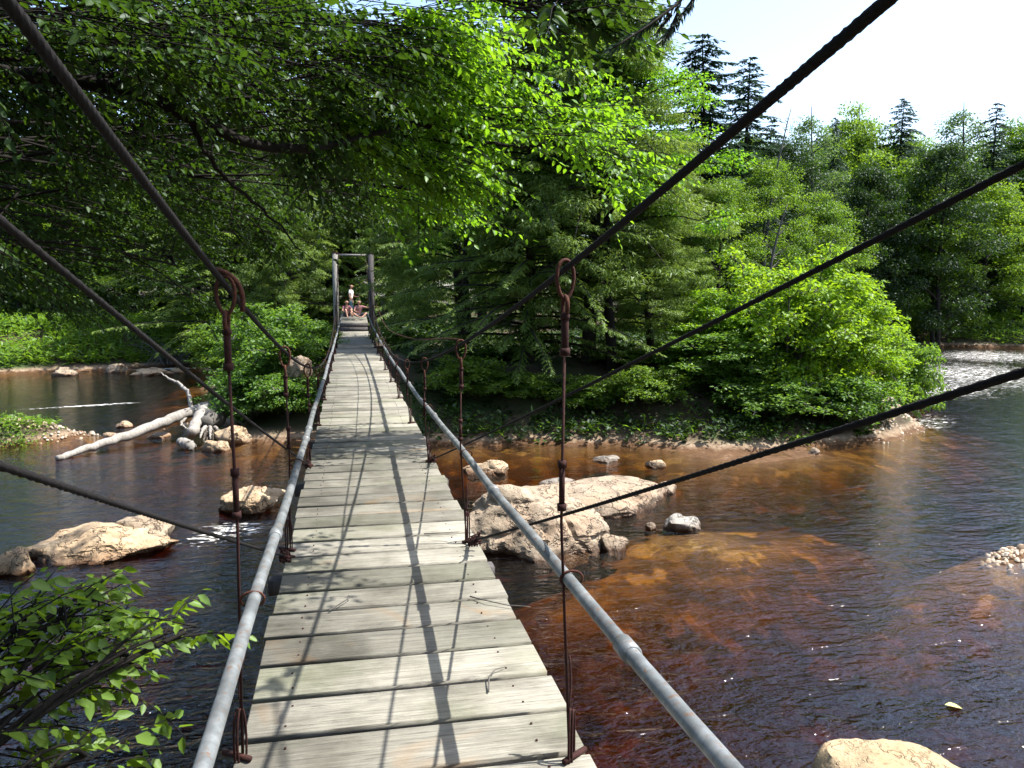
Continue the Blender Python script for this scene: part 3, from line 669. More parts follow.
def conifer(name, seed, H, Rm, zb, nb, mat, bk='bark', droop=.5, rise=.1, tw_step=.16, tw_len=.55, lf=.13, lw=.03, nl=8, power=.8, irregular=.25, hang=.3):
    """spruce or hemlock: whorled boughs, each a flat spray of twigs clad in needle strips"""
    g = np.random.default_rng(seed); root = empty(name)
    t = np.linspace(0, 1, 16); tb = MB()
    P = np.c_[.006 * H * np.sin(t * 4), .006 * H * np.cos(t * 5), t * H]; P[0, 2] = -.5; r0 = .0115 * H
    tb.tube(P, r0 * (1 - .96 * t) + .005, 10)
    PP, DD, NN, LL, TT = [], [], [], [], []
    for j in range(nb):
        u = zb + (1 - zb) * ((j + g.random() * .9) / nb); z0 = u * H
        ln = Rm * ((1 - (u - zb) / (1 - zb)) ** power) * g.uniform(1 - irregular, 1 + irregular * .6) + .15
        az = j * 2.39996 + g.uniform(-.35, .35); d = np.array([math.cos(az), math.sin(az), 0]); sdv = np.array([-d[1], d[0], 0])
        m = 9; s = np.linspace(0, 1, m)
        dr = droop * g.uniform(.5, 1.5); bend = g.normal(0, .14) * ln
        B = np.c_[(d * ln)[0] * s + sdv[0] * bend * s ** 2, (d * ln)[1] * s + sdv[1] * bend * s ** 2, z0 + ln * (rise * g.uniform(.3, 1.6) * s - dr * s ** 2)]
        tb.tube(B, np.linspace(.012 + .012 * ln, .004, m), 5, caps=False)
        nt_ = max(3, int(ln / tw_step)); ss = np.linspace(.12, 1, nt_)
        bt = g.normal(.5, .15)
        for q, sv in enumerate(ss):
            bp = np.array([np.interp(sv, s, B[:, w_]) for w_ in range(3)])
            tl = min(tw_len, ln * .5) * (1.15 - sv * .75) * g.uniform(.7, 1.2)
            for sg in ((-1, 1) if sv < .97 else (0,)):
                td = unit(d * (.75 if sg else 1) * g.uniform(.6, 1.3) + sdv * sg * g.uniform(.5, 1.0) + g.normal(0, .16, 3) + [0, 0, -hang * g.uniform(.3, 1.4) - droop * sv * .5])
                f = (np.arange(nl) + g.random(nl) * .6) / nl
                pts = bp + td * (tl * f)[:, None] + np.array([0, 0, -1]) * (hang * .5 * tl * f ** 2)[:, None]
                side = unit(np.cross(td, [0, 0, 1.0])) ; sd2 = np.where(np.arange(nl) % 2, 1, -1)[:, None]
                PP.append(pts); DD.append(unit(td * .8 + side * sd2 * .75 + g.normal(0, .16, (nl, 3)) + [0, 0, -hang * .4]))
                NN.append(unit(np.array([0, 0, 1.0]) + g.normal(0, .3, (nl, 3)))); LL.append(lf * (1.1 - .4 * f) * g.uniform(.75, 1.25, nl)); TT.append(np.clip(bt + g.normal(0, .2, nl), 0, 1))
                PP.append(bp[None]); DD.append(td[None]); NN.append(np.array([[0, 0, 1.0]])); LL.append(np.array([tl * 1.05])); TT.append(np.array([bt - .1]))
    PP, DD, NN, LL, TT = map(np.concatenate, (PP, DD, NN, LL, TT))
    b = MB(); b.leaves(PP, DD, NN, LL, np.where(LL > lf * 1.5, lw * 1.3, lw * (LL / lf)), TT, False, 0, .12)
    tb.build('trunk', M[bk], root, True); b.build('crown', M[mat], root)
    root['H'] = H; root['W'] = 2 * Rm
    return root

PROTO, USED = {}, {}
def proto(key, fn, *a, **kw): PROTO[key] = fn(*a, **kw)
proto('maple', broadleaf, 'broadleaf_tree', 1, 15, 4.4, .16, 30, .20, 150, 'leaf_maple', crad=(.75, 1.25), six=False)
proto('maple2', broadleaf, 'broadleaf_tree', 2, 15, 4.0, .12, 34, .19, 140, 'leaf_maple', crad=(.6, 1.1), flat=.5)
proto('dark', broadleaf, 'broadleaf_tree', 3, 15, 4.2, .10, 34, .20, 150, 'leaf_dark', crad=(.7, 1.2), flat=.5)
proto('beech', broadleaf, 'broadleaf_tree', 15, 14, 3.8, .40, 30, .135, 110, 'leaf_beech', 'bark_dark', crad=(.45, .85), flat=.45, sub=5, irr=(.5, 1.2))
proto('poplar', broadleaf, 'slender_tree', 4, 16, 2.6, .30, 30, .17, 70, 'leaf_pale', 'bark_grey', crad=(.4, .8), flat=.7, sub=3)
proto('spruce', conifer, 'spruce_tree', 5, 17, 3.0, .10, 150, 'needle_spruce', droop=.28, rise=.12, tw_step=.17, tw_len=.8, lf=.24, lw=.085, nl=7, hang=.25, power=.55, irregular=.45)
proto('spruce2', conifer, 'spruce_tree', 6, 17, 2.6, .06, 120, 'needle_spruce', droop=.38, rise=.16, tw_step=.17, tw_len=.75, lf=.24, lw=.085, nl=7, hang=.2, power=.6, irregular=.45)
proto('hemlock', conifer, 'hemlock_tree', 7, 18, 4.2, .05, 270, 'needle_hemlock', droop=.4, rise=.22, tw_step=.15, tw_len=.55, lf=.13, lw=.046, nl=9, power=.55, irregular=.7, hang=.5)
proto('soft_hemlock', broadleaf, 'hemlock_tree', 17, 18, 4.3, .16, 84, .17, 210, 'needle_hemlock', crad=(.35, .75), flat=.42, sub=6, irr=(.55, 1.2), shape=.55, asp=.24, dz=-.7, sag=.55)
proto('hemlock2', conifer, 'hemlock_tree', 8, 18, 3.8, .05, 270, 'needle_hemlock', droop=.45, rise=.2, tw_step=.15, tw_len=.55, lf=.13, lw=.046, nl=9, power=.62, irregular=.7, hang=.55)
proto('bush', broadleaf, 'leafy_bush', 9, 5, 2.0, .04, 14, .13, 26, 'leaf_lime', 'bark_grey', crad=(.18, .42), flat=.5, six=True, stems=7, sub=6, irr=(.45, 1.25), hs=.5, lean_=.3, shape=.75)
proto('bush2', broadleaf, 'leafy_bush', 10, 4, 1.7, .03, 12, .12, 26, 'leaf_alder', 'bark_grey', crad=(.16, .38), flat=.6, six=True, stems=7, sub=6, irr=(.45, 1.25), hs=.5, lean_=.25, shape=.8)
proto('bush_low', broadleaf, 'leafy_bush', 13, 2.2, 1.4, .03, 10, .11, 26, 'leaf_alder', 'bark_grey', crad=(.12, .28), flat=.7, six=True, stems=7, sub=5, irr=(.45, 1.25), hs=.45, lean_=.25)
proto('shrub_low', broadleaf, 'leafy_bush', 14, 2.2, 1.4, .03, 10, .11, 26, 'leaf_maple', 'bark_grey', crad=(.12, .28), flat=.7, six=True, stems=7, sub=5, irr=(.45, 1.25), hs=.45, lean_=.25)
proto('shrub_dark', broadleaf, 'leafy_bush', 12, 4, 1.9, .02, 12, .12, 26, 'leaf_maple', crad=(.18, .40), flat=.6, six=True, stems=6, sub=6, irr=(.45, 1.25), hs=.5, lean_=.25, shape=.8)

def plant(key, px, t, top, label, cat, group=None, wpx=None, rz=None, at_xy=None, sink=0.0):
    p0 = PROTO[key]
    x, y = at_xy if at_xy else at(px, 300, t)[:2]
    t = depth_of((x, y, 0)); zg = gz(x, y) - sink
    ztop = CAM[2] + t * ray(px, top)[2] if not isinstance(top, tuple) else zg + top[0]
    H = ztop - zg; sz = H / p0['H']; sx = (wpx * t / FPX / p0['W']) if wpx else sz
    rz = (px * 1.7 + t * .77) % 6.28 if rz is None else rz
    if key not in USED:
        USED[key] = p0; p0.location = (x, y, zg); p0.rotation_euler = (0, 0, rz); p0.scale = (sx, sx, sz); tag(p0, label, cat, group); return p0
    return copy_thing(p0, (x, y, zg), rz, (sx, sx, sz), label, group)

# far bank right of the bridge: (prototype, px, depth, top row, width px, label)
FB = 'trees of the far right bank'
for key, px, t, top, wpx, lab in (
    ('spruce', 697, 44, 44, 150, 'tall dark spruce, taller of the two against the white sky'),
    ('spruce2', 741, 47, 66, 125, 'dark spruce, lower of the two against the white sky'),
    ('poplar', 806, 56, 100, 75, 'airy pale tree rising at the left end of the far skyline'),
    ('maple', 850, 66, 98, 120, 'round green tree on the far skyline behind the pale airy one'),
    ('spruce', 893, 64, 104, 80, 'thin pointed conifer on the skyline over the middle of the far bank'),
    ('poplar', 955, 69, 96, 80, 'airy pale tree on the far skyline near the right of the view'),
    ('spruce2', 985, 66, 108, 75, 'thin pointed conifer on the skyline beside the right pale tree'),
    ('maple2', 1015, 71, 108, 120, 'green tree on the skyline at the right frame edge'),
    ('maple', 898, 61, 152, 130, 'large rounded maple in front of the far bank, its layered crown fully lit'),
    ('maple', 980, 62, 172, 125, 'mid green tree right of the large rounded maple'),
    ('dark', 940, 58, 128, 110, 'dark green tree standing behind the large rounded maple'),
    ('maple2', 762, 42, 148, 95, 'light green slender tree between the spruces and the lime bush'),
    ('maple', 1024, 64, 196, 100, 'low rounded green tree at the right frame edge above the far grass'),
    ('maple', 935, 60, 205, 90, 'low rounded green tree between the two larger maples of the far bank'),
    ('maple', 822, 46, 186, 90, 'mid green tree behind the upper right side of the lime bush'),
    ('dark', 780, 54, 128, 100, 'dark tree in the gap right of the two spruces'),
    ('dark', 862, 57, 150, 90, 'dark tree squeezed between the pale airy one and the rounded maple'),
    ('spruce', 828, 60, 122, 50, 'small pointed conifer just right of the left pale airy tree'),
    ('maple', 1060, 72, 130, 140, 'tree leaning in from beyond the right frame edge'),
    ('soft_hemlock', 668, 37, 112, 120, 'feathery grey green hemlock below the tall spruce'),
    ('maple2', 720, 37, 168, 90, 'light green tree below the two spruces'),
):
    plant(key, px, t, top, lab, 'tree', FB, wpx)
g = np.random.default_rng(77)
for i in range(26):                                     # the ranks behind, filling the far bank
    px = 640 + i * 19 + g.uniform(-8, 8); t = g.uniform(70, 86)
    plant(('dark', 'maple2', 'spruce2', 'dark', 'maple')[i % 5], px, t, g.uniform(122, 150), 'dark crown in the crowded ranks at the back of the far right woods', 'tree', 'back ranks of the far woods', g.uniform(80, 110))
# the island and the far end of the bridge
HG = 'hemlocks on the island'
for key, px, t, top, wpx, lab in (
    ('soft_hemlock', 592, 24.3, -70, 265, 'great drooping hemlock over the island shore, right of the bridge'),
    ('hemlock2', 528, 24.4, -40, 230, 'dark hemlock whose trunk stands at the island shore left of the great drooping one'),
    ('soft_hemlock', 652, 24.8, 150, 150, 'lower grey green hemlock drooping to the water beside the lime bush'),
    ('soft_hemlock', 462, 29, 20, 200, 'hemlock crowding the right side of the bridge near its far end'),
    ('hemlock2', 420, 41, 60, 120, 'hemlock right behind the far bridge tower'),
    ('soft_hemlock', 290, 40, 90, 120, 'hemlock left of the far bridge tower, with yellow green boughs'),
    ('hemlock2', 352, 56, 40, 220, 'dark hemlock closing the path beyond the far bridge tower'),
    ('hemlock', 240, 46, 60, 240, 'tall hemlock behind the left island bush'),
):
    plant(key, px, t, top, lab, 'tree', HG, wpx)
plant('beech', 612, 23.6, 20, 'bright leaved tree standing before the great drooping hemlock at the island shore', 'tree', None, 215)
plant('beech', 470, 27, 110, 'shorter bright leaved tree among the hemlocks, nearer the bridge', 'tree', None, 150)
LB = 'trees of the left bank'
for key, px, t, top, wpx, lab in (
    ('maple', 20, 54, 130, 190, 'broad green tree on the left bank at the frame edge'),
    ('dark', 85, 58, 135, 190, 'dark broad tree on the left bank behind the tall grass'),
    ('maple2', 130, 53, 110, 150, 'lit green tree on the left bank above the slanted pale rock'),
    ('dark', 185, 56, 125, 170, 'dark tree on the left bank behind the dry brush'),
    ('maple', 250, 60, 120, 160, 'green tree seen between the left hangers'),
    ('dark', -30, 50, 140, 180, 'tree mostly cut off by the left frame edge'),
    ('maple2', 60, 50, 190, 120, 'low bright tree at the back of the left bank grass'),
    ('dark', 330, 60, 80, 150, 'dark tree far behind the left post of the tower'),
    ('dark', 390, 62, 50, 170, 'dark tree far behind the right post of the tower'),
    ('dark', 480, 48, 30, 200, 'dark tree behind the hemlocks of the island'),
    ('dark', 570, 46, 20, 180, 'dark tree behind the great drooping hemlock'),
):
    plant(key, px, t, top, lab, 'tree', LB, wpx)
for i in range(26):
    px = -270 + i * 36 + g.uniform(-10, 10); t = g.uniform(62, 74)
    plant(('dark', 'dark', 'maple2')[i % 3], px, t, g.uniform(130, 165), 'dark crown in the crowded ranks at the back of the left woods', 'tree', 'back ranks of the left woods', g.uniform(130, 170))
BG = 'bushes along the island shore'
for key, px, t, top, wpx, lab in (
    ('bush', 738, 23.4, 282, 120, 'lime bush with its left side in shade, just left of the biggest one'),
    ('bush', 832, 23.2, 268, 115, 'lime green bush leaning on the right side of the biggest one'),
    ('bush', 788, 22.6, 232, 145, 'big lime green bush at the water on the right of the island'),
    ('bush', 858, 24.5, 300, 110, 'lime green bush on the island tip, right of the biggest one'),
    ('bush2', 722, 22.6, 318, 125, 'darker half shaded bush left of the biggest lime bush'),
    ('bush_low', 905, 26, 338, 80, 'low green bush at the very tip of the island beside the rapids'),
    ('bush_low', 845, 21.9, 372, 110, 'low bush hanging over the water at the foot of the biggest lime bush'),
    ('bush_low', 770, 21.6, 375, 120, 'leafy bush hanging over the brown water below the biggest lime bush'),
    ('bush2', 270, 23.6, 300, 105, 'bright green bush on the left side of the bridge above the log root'),
    ('bush2', 302, 26, 318, 80, 'bright green bush squeezed against the left side of the bridge'),
    ('bush_low', 246, 22.9, 366, 95, 'low green bush at the waterline right of the log root'),
    ('bush_low', 284, 22.3, 372, 90, 'low leafy bush at the waterline beside the deck'),
    ('bush2', 262, 31, 300, 100, 'green bush behind the left island bushes'),
    ('shrub_dark', 225, 36, 320, 90, 'dull green bush on the left bank above the dry brush'),
    ('shrub_dark', 320, 30, 318, 60, 'dull green bush just before the left tower post'),
    ('shrub_dark', 405, 30, 326, 80, 'dull green bush right of the far end of the handrail'),
    ('shrub_low', 468, 23, 356, 85, 'shaded bush at the shore right of the deck'),
    ('shrub_dark', 500, 26, 345, 95, 'dark bush between the deck and the hemlock trunks'),
    ('shrub_dark', 620, 24.5, 345, 95, 'dark bush under the drooping boughs of the great hemlock'),
    ('shrub_low', 520, 22.6, 372, 80, 'dark low bush at the shore under the hemlock trunks'),
    ('shrub_low', 590, 22.4, 376, 80, 'dark low bush at the water below the great drooping hemlock'),
    ('shrub_low', 650, 22.0, 366, 85, 'dark bush at the water below the lower grey green hemlock'),
    ('shrub_dark', 690, 24.5, 330, 110, 'shaded bush below the grey green hemlock'),
):
    plant(key, px, t, top, lab, 'bush', BG, wpx)

# tall grass and herbs of the far shores, and the shaded undergrowth: nobody could count them
def herbs(name, n, box, smin, smax, hmin, hmax, mat, nl, label, seed, L=.2, W=.06, six=False):
    g = np.random.default_rng(seed); x = g.uniform(box[0], box[1], n); y = g.uniform(box[2], box[3], n)
    s = sdf(x, y); keep = (s > smin) & (s < smax) & (g.random(n) < .35 + .65 * (wob(x, y, .8, 2) > -.25)); x, y = x[keep], y[keep]
    if name == 'undergrowth': keep = np.abs(x) > 1.5; x, y = x[keep], y[keep]
    z = ground_z(x, y); n = len(x); h = g.uniform(hmin, hmax, n) * (.75 + .45 * wob(x, y, .5, 4))
    P = np.repeat(np.c_[x, y, z], nl, 0); k_ = n * nl
    f = g.random(k_); off = g.normal(0, .13, (k_, 2)) * (.4 + f)[:, None]
    P[:, :2] += off; P[:, 2] += f * np.repeat(h, nl)
    D = unit(np.c_[g.normal(0, 1, (k_, 2)), g.uniform(-.2, 1.2, k_)]); N = unit(np.c_[g.normal(0, .5, (k_, 2)), np.ones(k_)])
    l = L * g.uniform(.6, 1.3, k_)
    b = MB(); b.leaves(P, D, N, l, l * W / L, np.clip(np.repeat(g.normal(.5, .2, n), nl) + g.normal(0, .12, k_), 0, 1), six, .2, .25)
    return tag(b.build(name, M[mat]), label, 'plants', kind='stuff')
herbs('grass', 9000, (-30, -6, 42, 58), .5, 9, .5, 1.25, 'grass', 9, 'bright tall grass and herbs along the left far shore', 1, .34, .08)
herbs('grass', 9000, (38, 75, 38, 66), .4, 9, .5, 1.5, 'grass', 9, 'bright tall grass and herbs along the far right shore', 2, .36, .09)
herbs('grass', 900, (-10.6, -8.2, 22.2, 24.4), -9, 9, .05, .22, 'grass', 7, 'short green grass on the left gravel bar', 3, .12, .03)
herbs('grass', 900, (2, 20, 17.5, 26), .15, 1.6, .1, .4, 'grass', 8, 'low grass at the foot of the island bushes', 4, .18, .045)
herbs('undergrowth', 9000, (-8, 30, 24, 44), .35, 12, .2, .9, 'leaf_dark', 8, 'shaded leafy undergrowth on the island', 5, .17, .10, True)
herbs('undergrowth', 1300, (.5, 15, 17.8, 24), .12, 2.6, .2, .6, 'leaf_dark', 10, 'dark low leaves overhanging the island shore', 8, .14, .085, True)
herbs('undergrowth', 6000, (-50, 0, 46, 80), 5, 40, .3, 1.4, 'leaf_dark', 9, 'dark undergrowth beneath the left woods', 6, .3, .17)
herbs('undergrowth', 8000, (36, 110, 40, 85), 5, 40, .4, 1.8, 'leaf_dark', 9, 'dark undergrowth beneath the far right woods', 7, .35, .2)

# ------------------------------------------------------------------ the big tree over the near left bank
def shadow_ok(P, g):
    """keeps the boughs out of the sun's way to the planks, except where the photograph has leaf shadow on the deck"""
    xs = P[:, 0] - .60 * P[:, 2]; ys = P[:, 1] + .05 * P[:, 2]
    on = np.abs(xs) < .86
    allow = ((ys > 7.7) & (ys < 9.2) & (g.random(len(P)) < .8)) | (ys > 31) | ((ys > 3.75) & (ys < 4.5) & (xs < -.42)) | ((ys < 3.3) & (xs > .3) & (g.random(len(P)) < .5)) | (g.random(len(P)) < .03)
    return ~on | allow
def sprays(b, tb, g, P, D, nleaf, length, L, asp=.52, droop=.25, upjit=.5):
    n = len(P); ln = length * g.uniform(.6, 1.2, n)
    S = unit(np.cross(D, [0, 0, 1.0]))
    for i in range(n):
        e = P[i] + D[i] * ln[i] + [0, 0, -droop * ln[i] * .5]
        tb.tube([P[i] - D[i] * ln[i] * .25, P[i] + D[i] * ln[i] * .5, e], [.0055, .004, .002], 3, caps=False)
    f = np.tile((np.arange(nleaf) + .5) / nleaf, n); k_ = n * nleaf
    Pn = np.repeat(P, nleaf, 0) + np.repeat(D * ln[:, None], nleaf, 0) * f[:, None]; Pn[:, 2] -= droop * .5 * np.repeat(ln, nleaf) * f ** 2
    sg = np.where(np.arange(k_) % 2, 1.0, -1.0)[:, None]
    LD = unit(np.repeat(D, nleaf, 0) * (.45 + .8 * (f[:, None] > .93)) + np.repeat(S, nleaf, 0) * sg + g.normal(0, .3, (k_, 3)) + [0, 0, -.4])
    LN = unit(np.array([0, 0, 1.0]) + g.normal(0, upjit, (k_, 3)))
    l = L * (1.05 - .35 * np.abs(f - .45) * 2) * g.uniform(.55, 1.25, k_)
    Pn = Pn + LD * .012
    t = np.clip(np.repeat(g.normal(.5, .16, n), nleaf) + g.normal(0, .15, k_), 0, 1)
    b.leaves(Pn, LD, LN, l, l * asp, t, True, .22, .16)

def canopy_tree(name, label, base, height, lobes, seed, mat, L, nleaf, length, rtrunk, limbs_extra=(), shadow=True, dens=1.0, lean=(0, 0), nb_=14, upper=(), lr=.010, clus=0):
    g = np.random.default_rng(seed); root = empty(name, (0, 0, 0)); tag(root, label, 'tree')
    tb = MB(); b = MB(); base = np.array(base, float)
    t = np.linspace(0, 1, 12)
    P = base + np.c_[lean[0] * t ** 1.5 + .12 * np.sin(t * 5), lean[1] * t ** 1.5 + .1 * np.cos(t * 4) - .1, t * height]
    tb.tube(P, rtrunk * (1 - .8 * t) + .01, 14)
    for (c, r, n) in lobes:
        c = np.array(c, float); r = np.array(r, float)
        h0 = np.clip((c[2] - base[2]) * .72, 1.0, height * .9); p0 = np.array([np.interp(h0 / height, t, P[:, q]) for q in range(3)])
        v = c - p0; Bz = bez(p0, p0 + v * .5 + [0, 0, .18 * np.linalg.norm(v)], c, 10)
        rl = .010 + lr * np.linalg.norm(v)
        tb.tube(Bz, np.linspace(rl, .012, 10), 8, caps=False)
        n = int(n * dens); d = rdir(g, n) * (g.random(n) ** .38)[:, None]
        if clus:                                            # boughs gather into tufts with gaps between them
            m_ = max(4, n // (clus // 2)); cc_ = rdir(g, m_) * (g.random(m_) ** .4)[:, None]
            d = cc_[g.integers(0, m_, n)] * 1.05 + g.normal(0, .15, (n, 3)) * [1, 1, .8]
        Q = c + d * r
        if shadow: Q = Q[shadow_ok(Q, g)]
        if not len(Q): continue
        hd = Q - [base[0], base[1], 0]; hd[:, 2] = 0; hd = unit(hd)
        D = unit(hd + unit(d[:len(Q)] if len(d) == len(Q) else Q - c) * .6 + g.normal(0, .4, (len(Q), 3)) * [1, 1, .35] + [0, 0, -.08])
        m = min(len(Q), nb_)
        for i in g.choice(len(Q), m, replace=False):      # boughs from the limb into the lobe
            s = Bz[g.integers(6, 10)]
            tb.tube(bez(s, (s + Q[i]) / 2 + [0, 0, .12], Q[i] - D[i] * length * .2, 6), np.linspace(.011, .004, 6), 5, caps=False)
        sprays(b, tb, g, Q, D, nleaf, length, L)
    for (c, r, n) in upper:
        n = int(n * 1.6)                               # crown clumps added overhead, out of view, to shade the boughs below
        c = np.array(c, float); h0 = min(c[2] - base[2] - 1.2, height * .92); p0 = np.array([np.interp(h0 / height, t, P[:, q]) for q in range(3)])
        tb.tube(bez(p0, (p0 + c) / 2 + [0, 0, 1.2], c, 8), np.linspace(.03, .012, 8), 8, caps=False)
        Q = c + rdir(g, n) * (g.random(n) ** .4)[:, None] * np.array(r)
        if shadow: Q = Q[shadow_ok(Q, g)]
        clump_leaves(b, g, Q, g.uniform(.35, .6, len(Q)), .5, 70, .15, True)
    for pts, rr in limbs_extra:
        pts = np.array(pts); n = 24; tt = np.linspace(0, len(pts) - 1, n)
        Q = np.stack([np.interp(tt, range(len(pts)), pts[:, i]) for i in range(3)], 1)
        for _ in range(3): Q[1:-1] = (Q[:-2] + Q[1:-1] * 2 + Q[2:]) / 4
        Q[1:-1] += g.normal(0, .012, (n - 2, 3))
        tb.tube(Q, np.interp(tt, range(len(rr)), rr), 9)
    tb.build('trunk', M['bark_dark'], root, True); b.build('crown', M[mat], root)
    return root

def lobe(px, py, t, rx, ry, rd, n):
    return (at(px, py, t), (rx * t / FPX, rd, ry * t / FPX), n)
LOB = [lobe(598, 138, 9.0, 70, 48, .8, 120), lobe(490, 150, 9.0, 90, 60, 1.0, 170), lobe(540, 45, 8.6, 80, 50, .8, 60),
       lobe(540, 8, 4.9, 70, 40, .6, 60), lobe(430, 40, 5.6, 80, 60, .9, 110), lobe(395, 110, 8.2, 90, 80, 1.0, 190), lobe(410, 190, 9.4, 55, 40, .8, 75),
       lobe(320, 70, 7.0, 100, 80, 1.1, 210), lobe(320, 180, 10.0, 60, 50, 1.0, 80),
       lobe(225, 50, 6.4, 110, 75, 1.1, 210), lobe(120, 50, 6.0, 120, 75, 1.1, 210), lobe(20, 60, 5.6, 100, 90, 1.1, 190),
       lobe(235, 180, 9.0, 80, 60, 1.0, 130), lobe(130, 180, 8.2, 90, 70, 1.1, 150), lobe(20, 190, 7.4, 90, 80, 1.1, 150),
       lobe(60, 270, 8.8, 80, 45, .9, 70), lobe(175, 265, 9.8, 60, 40, .8, 40)]
UP = [((2.1, 3.4, 8.0), (1.2, 1.6, .9), 60), ((-3.6, 6.0, 7.6), (2.2, 2.6, 1.4), 85), ((-1.9, 7.0, 7.8), (1.6, 2.4, 1.3), 60), ((-5.0, 9.6, 7.8), (2.6, 2.6, 1.6), 100), ((-2.2, 10.6, 8.2), (2.4, 2.4, 1.4), 100),  # unseen shading lobes; the first is added to darken the sapling's left side
      ((-3.4, 13.4, 8.6), (2.8, 2.2, 1.5), 100), ((-.8, 12.6, 9.0), (1.8, 2.0, 1.3), 80), ((-2.6, 2.6, 7.6), (2.4, 2.2, 1.4), 70), ((-6.5, 13.5, 7.5), (2.6, 2.6, 1.8), 90)]
limb = [([(-6.0, 4.9, 3.6), at(-60, 70, 6.2), at(20, 75, 6.1), at(75, 78, 6.1), at(130, 90, 6.2), at(190, 115, 6.3), at(240, 145, 6.5), at(290, 152, 6.8), at(345, 142, 7.2)], [.13, .085, .066, .06, .055, .05, .045, .04, .026]),
        ([at(75, 78, 6.1), at(150, 70, 6.4), at(230, 90, 6.8), at(300, 80, 7.2), at(380, 60, 7.6)], [.03, .026, .022, .018, .008]),
        ([at(190, 115, 6.3), at(215, 170, 6.8), at(260, 205, 7.3), at(300, 250, 7.8)], [.028, .02, .014, .006]),
        ([at(345, 142, 7.2), at(420, 120, 7.9), at(500, 150, 8.6), at(590, 140, 9.0), at(655, 120, 9.2)], [.026, .022, .018, .013, .005])]
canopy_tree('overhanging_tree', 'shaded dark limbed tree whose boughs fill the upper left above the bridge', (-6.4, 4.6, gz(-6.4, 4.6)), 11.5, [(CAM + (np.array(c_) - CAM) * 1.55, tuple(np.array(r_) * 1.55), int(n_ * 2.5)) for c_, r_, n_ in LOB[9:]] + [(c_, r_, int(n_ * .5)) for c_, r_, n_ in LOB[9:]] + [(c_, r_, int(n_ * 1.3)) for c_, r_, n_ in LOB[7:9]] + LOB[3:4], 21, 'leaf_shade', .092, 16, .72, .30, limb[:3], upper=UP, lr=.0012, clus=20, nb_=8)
canopy_tree('overhanging_tree', 'bright leaved tree reaching its sunlit boughs over the middle of the bridge', (-6.9, 8.6, gz(-6.9, 8.6)), 9.5, LOB[:3] + [lobe(425, 30, 7.6, 80, 55, .9, 150)] + LOB[5:7], 23, 'leaf_beech', .105, 16, .75, .22, limb[3:], lr=.0008, clus=26, nb_=8)

# the young tree whose twigs reach up beside the deck at the lower left
SL = [lobe(60, 655, 3.7, 75, 45, .35, 34), lobe(135, 660, 3.7, 45, 40, .3, 16), lobe(185, 632, 3.8, 32, 22, .2, 9), lobe(60, 610, 3.9, 70, 20, .3, 16), lobe(20, 710, 3.4, 40, 50, .3, 22), lobe(85, 755, 3.2, 40, 14, .2, 9), lobe(10, 640, 3.6, 40, 50, .4, 20), lobe(95, 600, 4.1, 30, 22, .2, 5)]
canopy_tree('sapling', 'young broadleaf sapling with oval leaves rising beside the deck from the near bank', (-2.9, 2.0, gz(-2.9, 2.0)), 1.6, [(c_, r_, int(n_ * (1.0 if c_[0] < -1.35 else .6))) for c_, r_, n_ in SL], 33, 'leaf_maple', .095, 9, .26, .03, shadow=False, lean=(.5, .6), nb_=4, lr=.0005)

# a spruce on the near right bank: only a bough tip comes into view
def bough(tb, b, g, pts, n, L, W):
    pts = np.array(pts); tt = np.linspace(0, len(pts) - 1, 16)
    Q = np.stack([np.interp(tt, range(len(pts)), pts[:, i]) for i in range(3)], 1)
    tb.tube(Q, np.linspace(.012, .003, 16), 6)
    f = g.random(n); P = np.stack([np.interp(f * 15, range(16), Q[:, i]) for i in range(3)], 1)
    T = unit(Q[-1] - Q[0]); a = g.uniform(0, 6.28, n); u = unit(np.cross(T, [0, 0, 1.0])); v = np.cross(u, T)
    D = unit(T * .75 + u * np.cos(a)[:, None] * .8 + v * np.sin(a)[:, None] * .55 + np.array([0, 0, -.25]))
    b.leaves(P, D, rdir(g, n), L * g.uniform(.6, 1.2, n), W, g.random(n), False, 0, .1)
g = np.random.default_rng(9); sp = tag(empty('spruce_tree'), 'near spruce with only two hanging bough tips visible at the top against the sky', 'tree')
tb, b = MB(), MB(); base = np.array([5.2, -3.0, gz(5.2, -3.0)])
tb.tube([base + [0, 0, -.4], base + [.05, 0, 5], base + [0, .1, 13]], [.26, .2, .02], 12)
e1, e2 = at(700, -40, 3.3), at(720, -60, 3.4)
for (p, q, m) in (([base + [0, 0, 7.2], (2.9, .2, 5.0), e1, at(680, 2, 3.25), at(648, 26, 3.2), at(610, 50, 3.15)], 420, 0), ([e2, at(692, 2, 3.4), at(676, 22, 3.38), at(661, 41, 3.35)], 260, 0), ([e1, at(735, -60, 3.2)], 60, 0)):
    bough(tb, b, g, p, q * 1, .05, .008)
for side in ((.35, .06), (.62, -.05)):
    p = at(660 + 30 * side[0], 14, 3.23); bough(tb, b, g, [p, p + [-.05, .02, -.09 + side[1] * .3]], 40, .035, .007)
for i in range(26):
    z0 = 3.0 + i * .38; az = i * 2.4; ln = 2.4 * (1 - i / 30)
    d = np.array([math.cos(az), math.sin(az), 0])
    if d[1] > .2 or d[0] < -.3: continue
    p0 = base + [0, 0, z0]; bough(tb, b, g, [p0, p0 + d * ln * .6 + [0, 0, -.1], p0 + d * ln + [0, 0, -.6]], 300, .16, .03)
tb.build('trunk', M['bark'], sp, True); b.build('crown', M['needle_spruce'], sp)

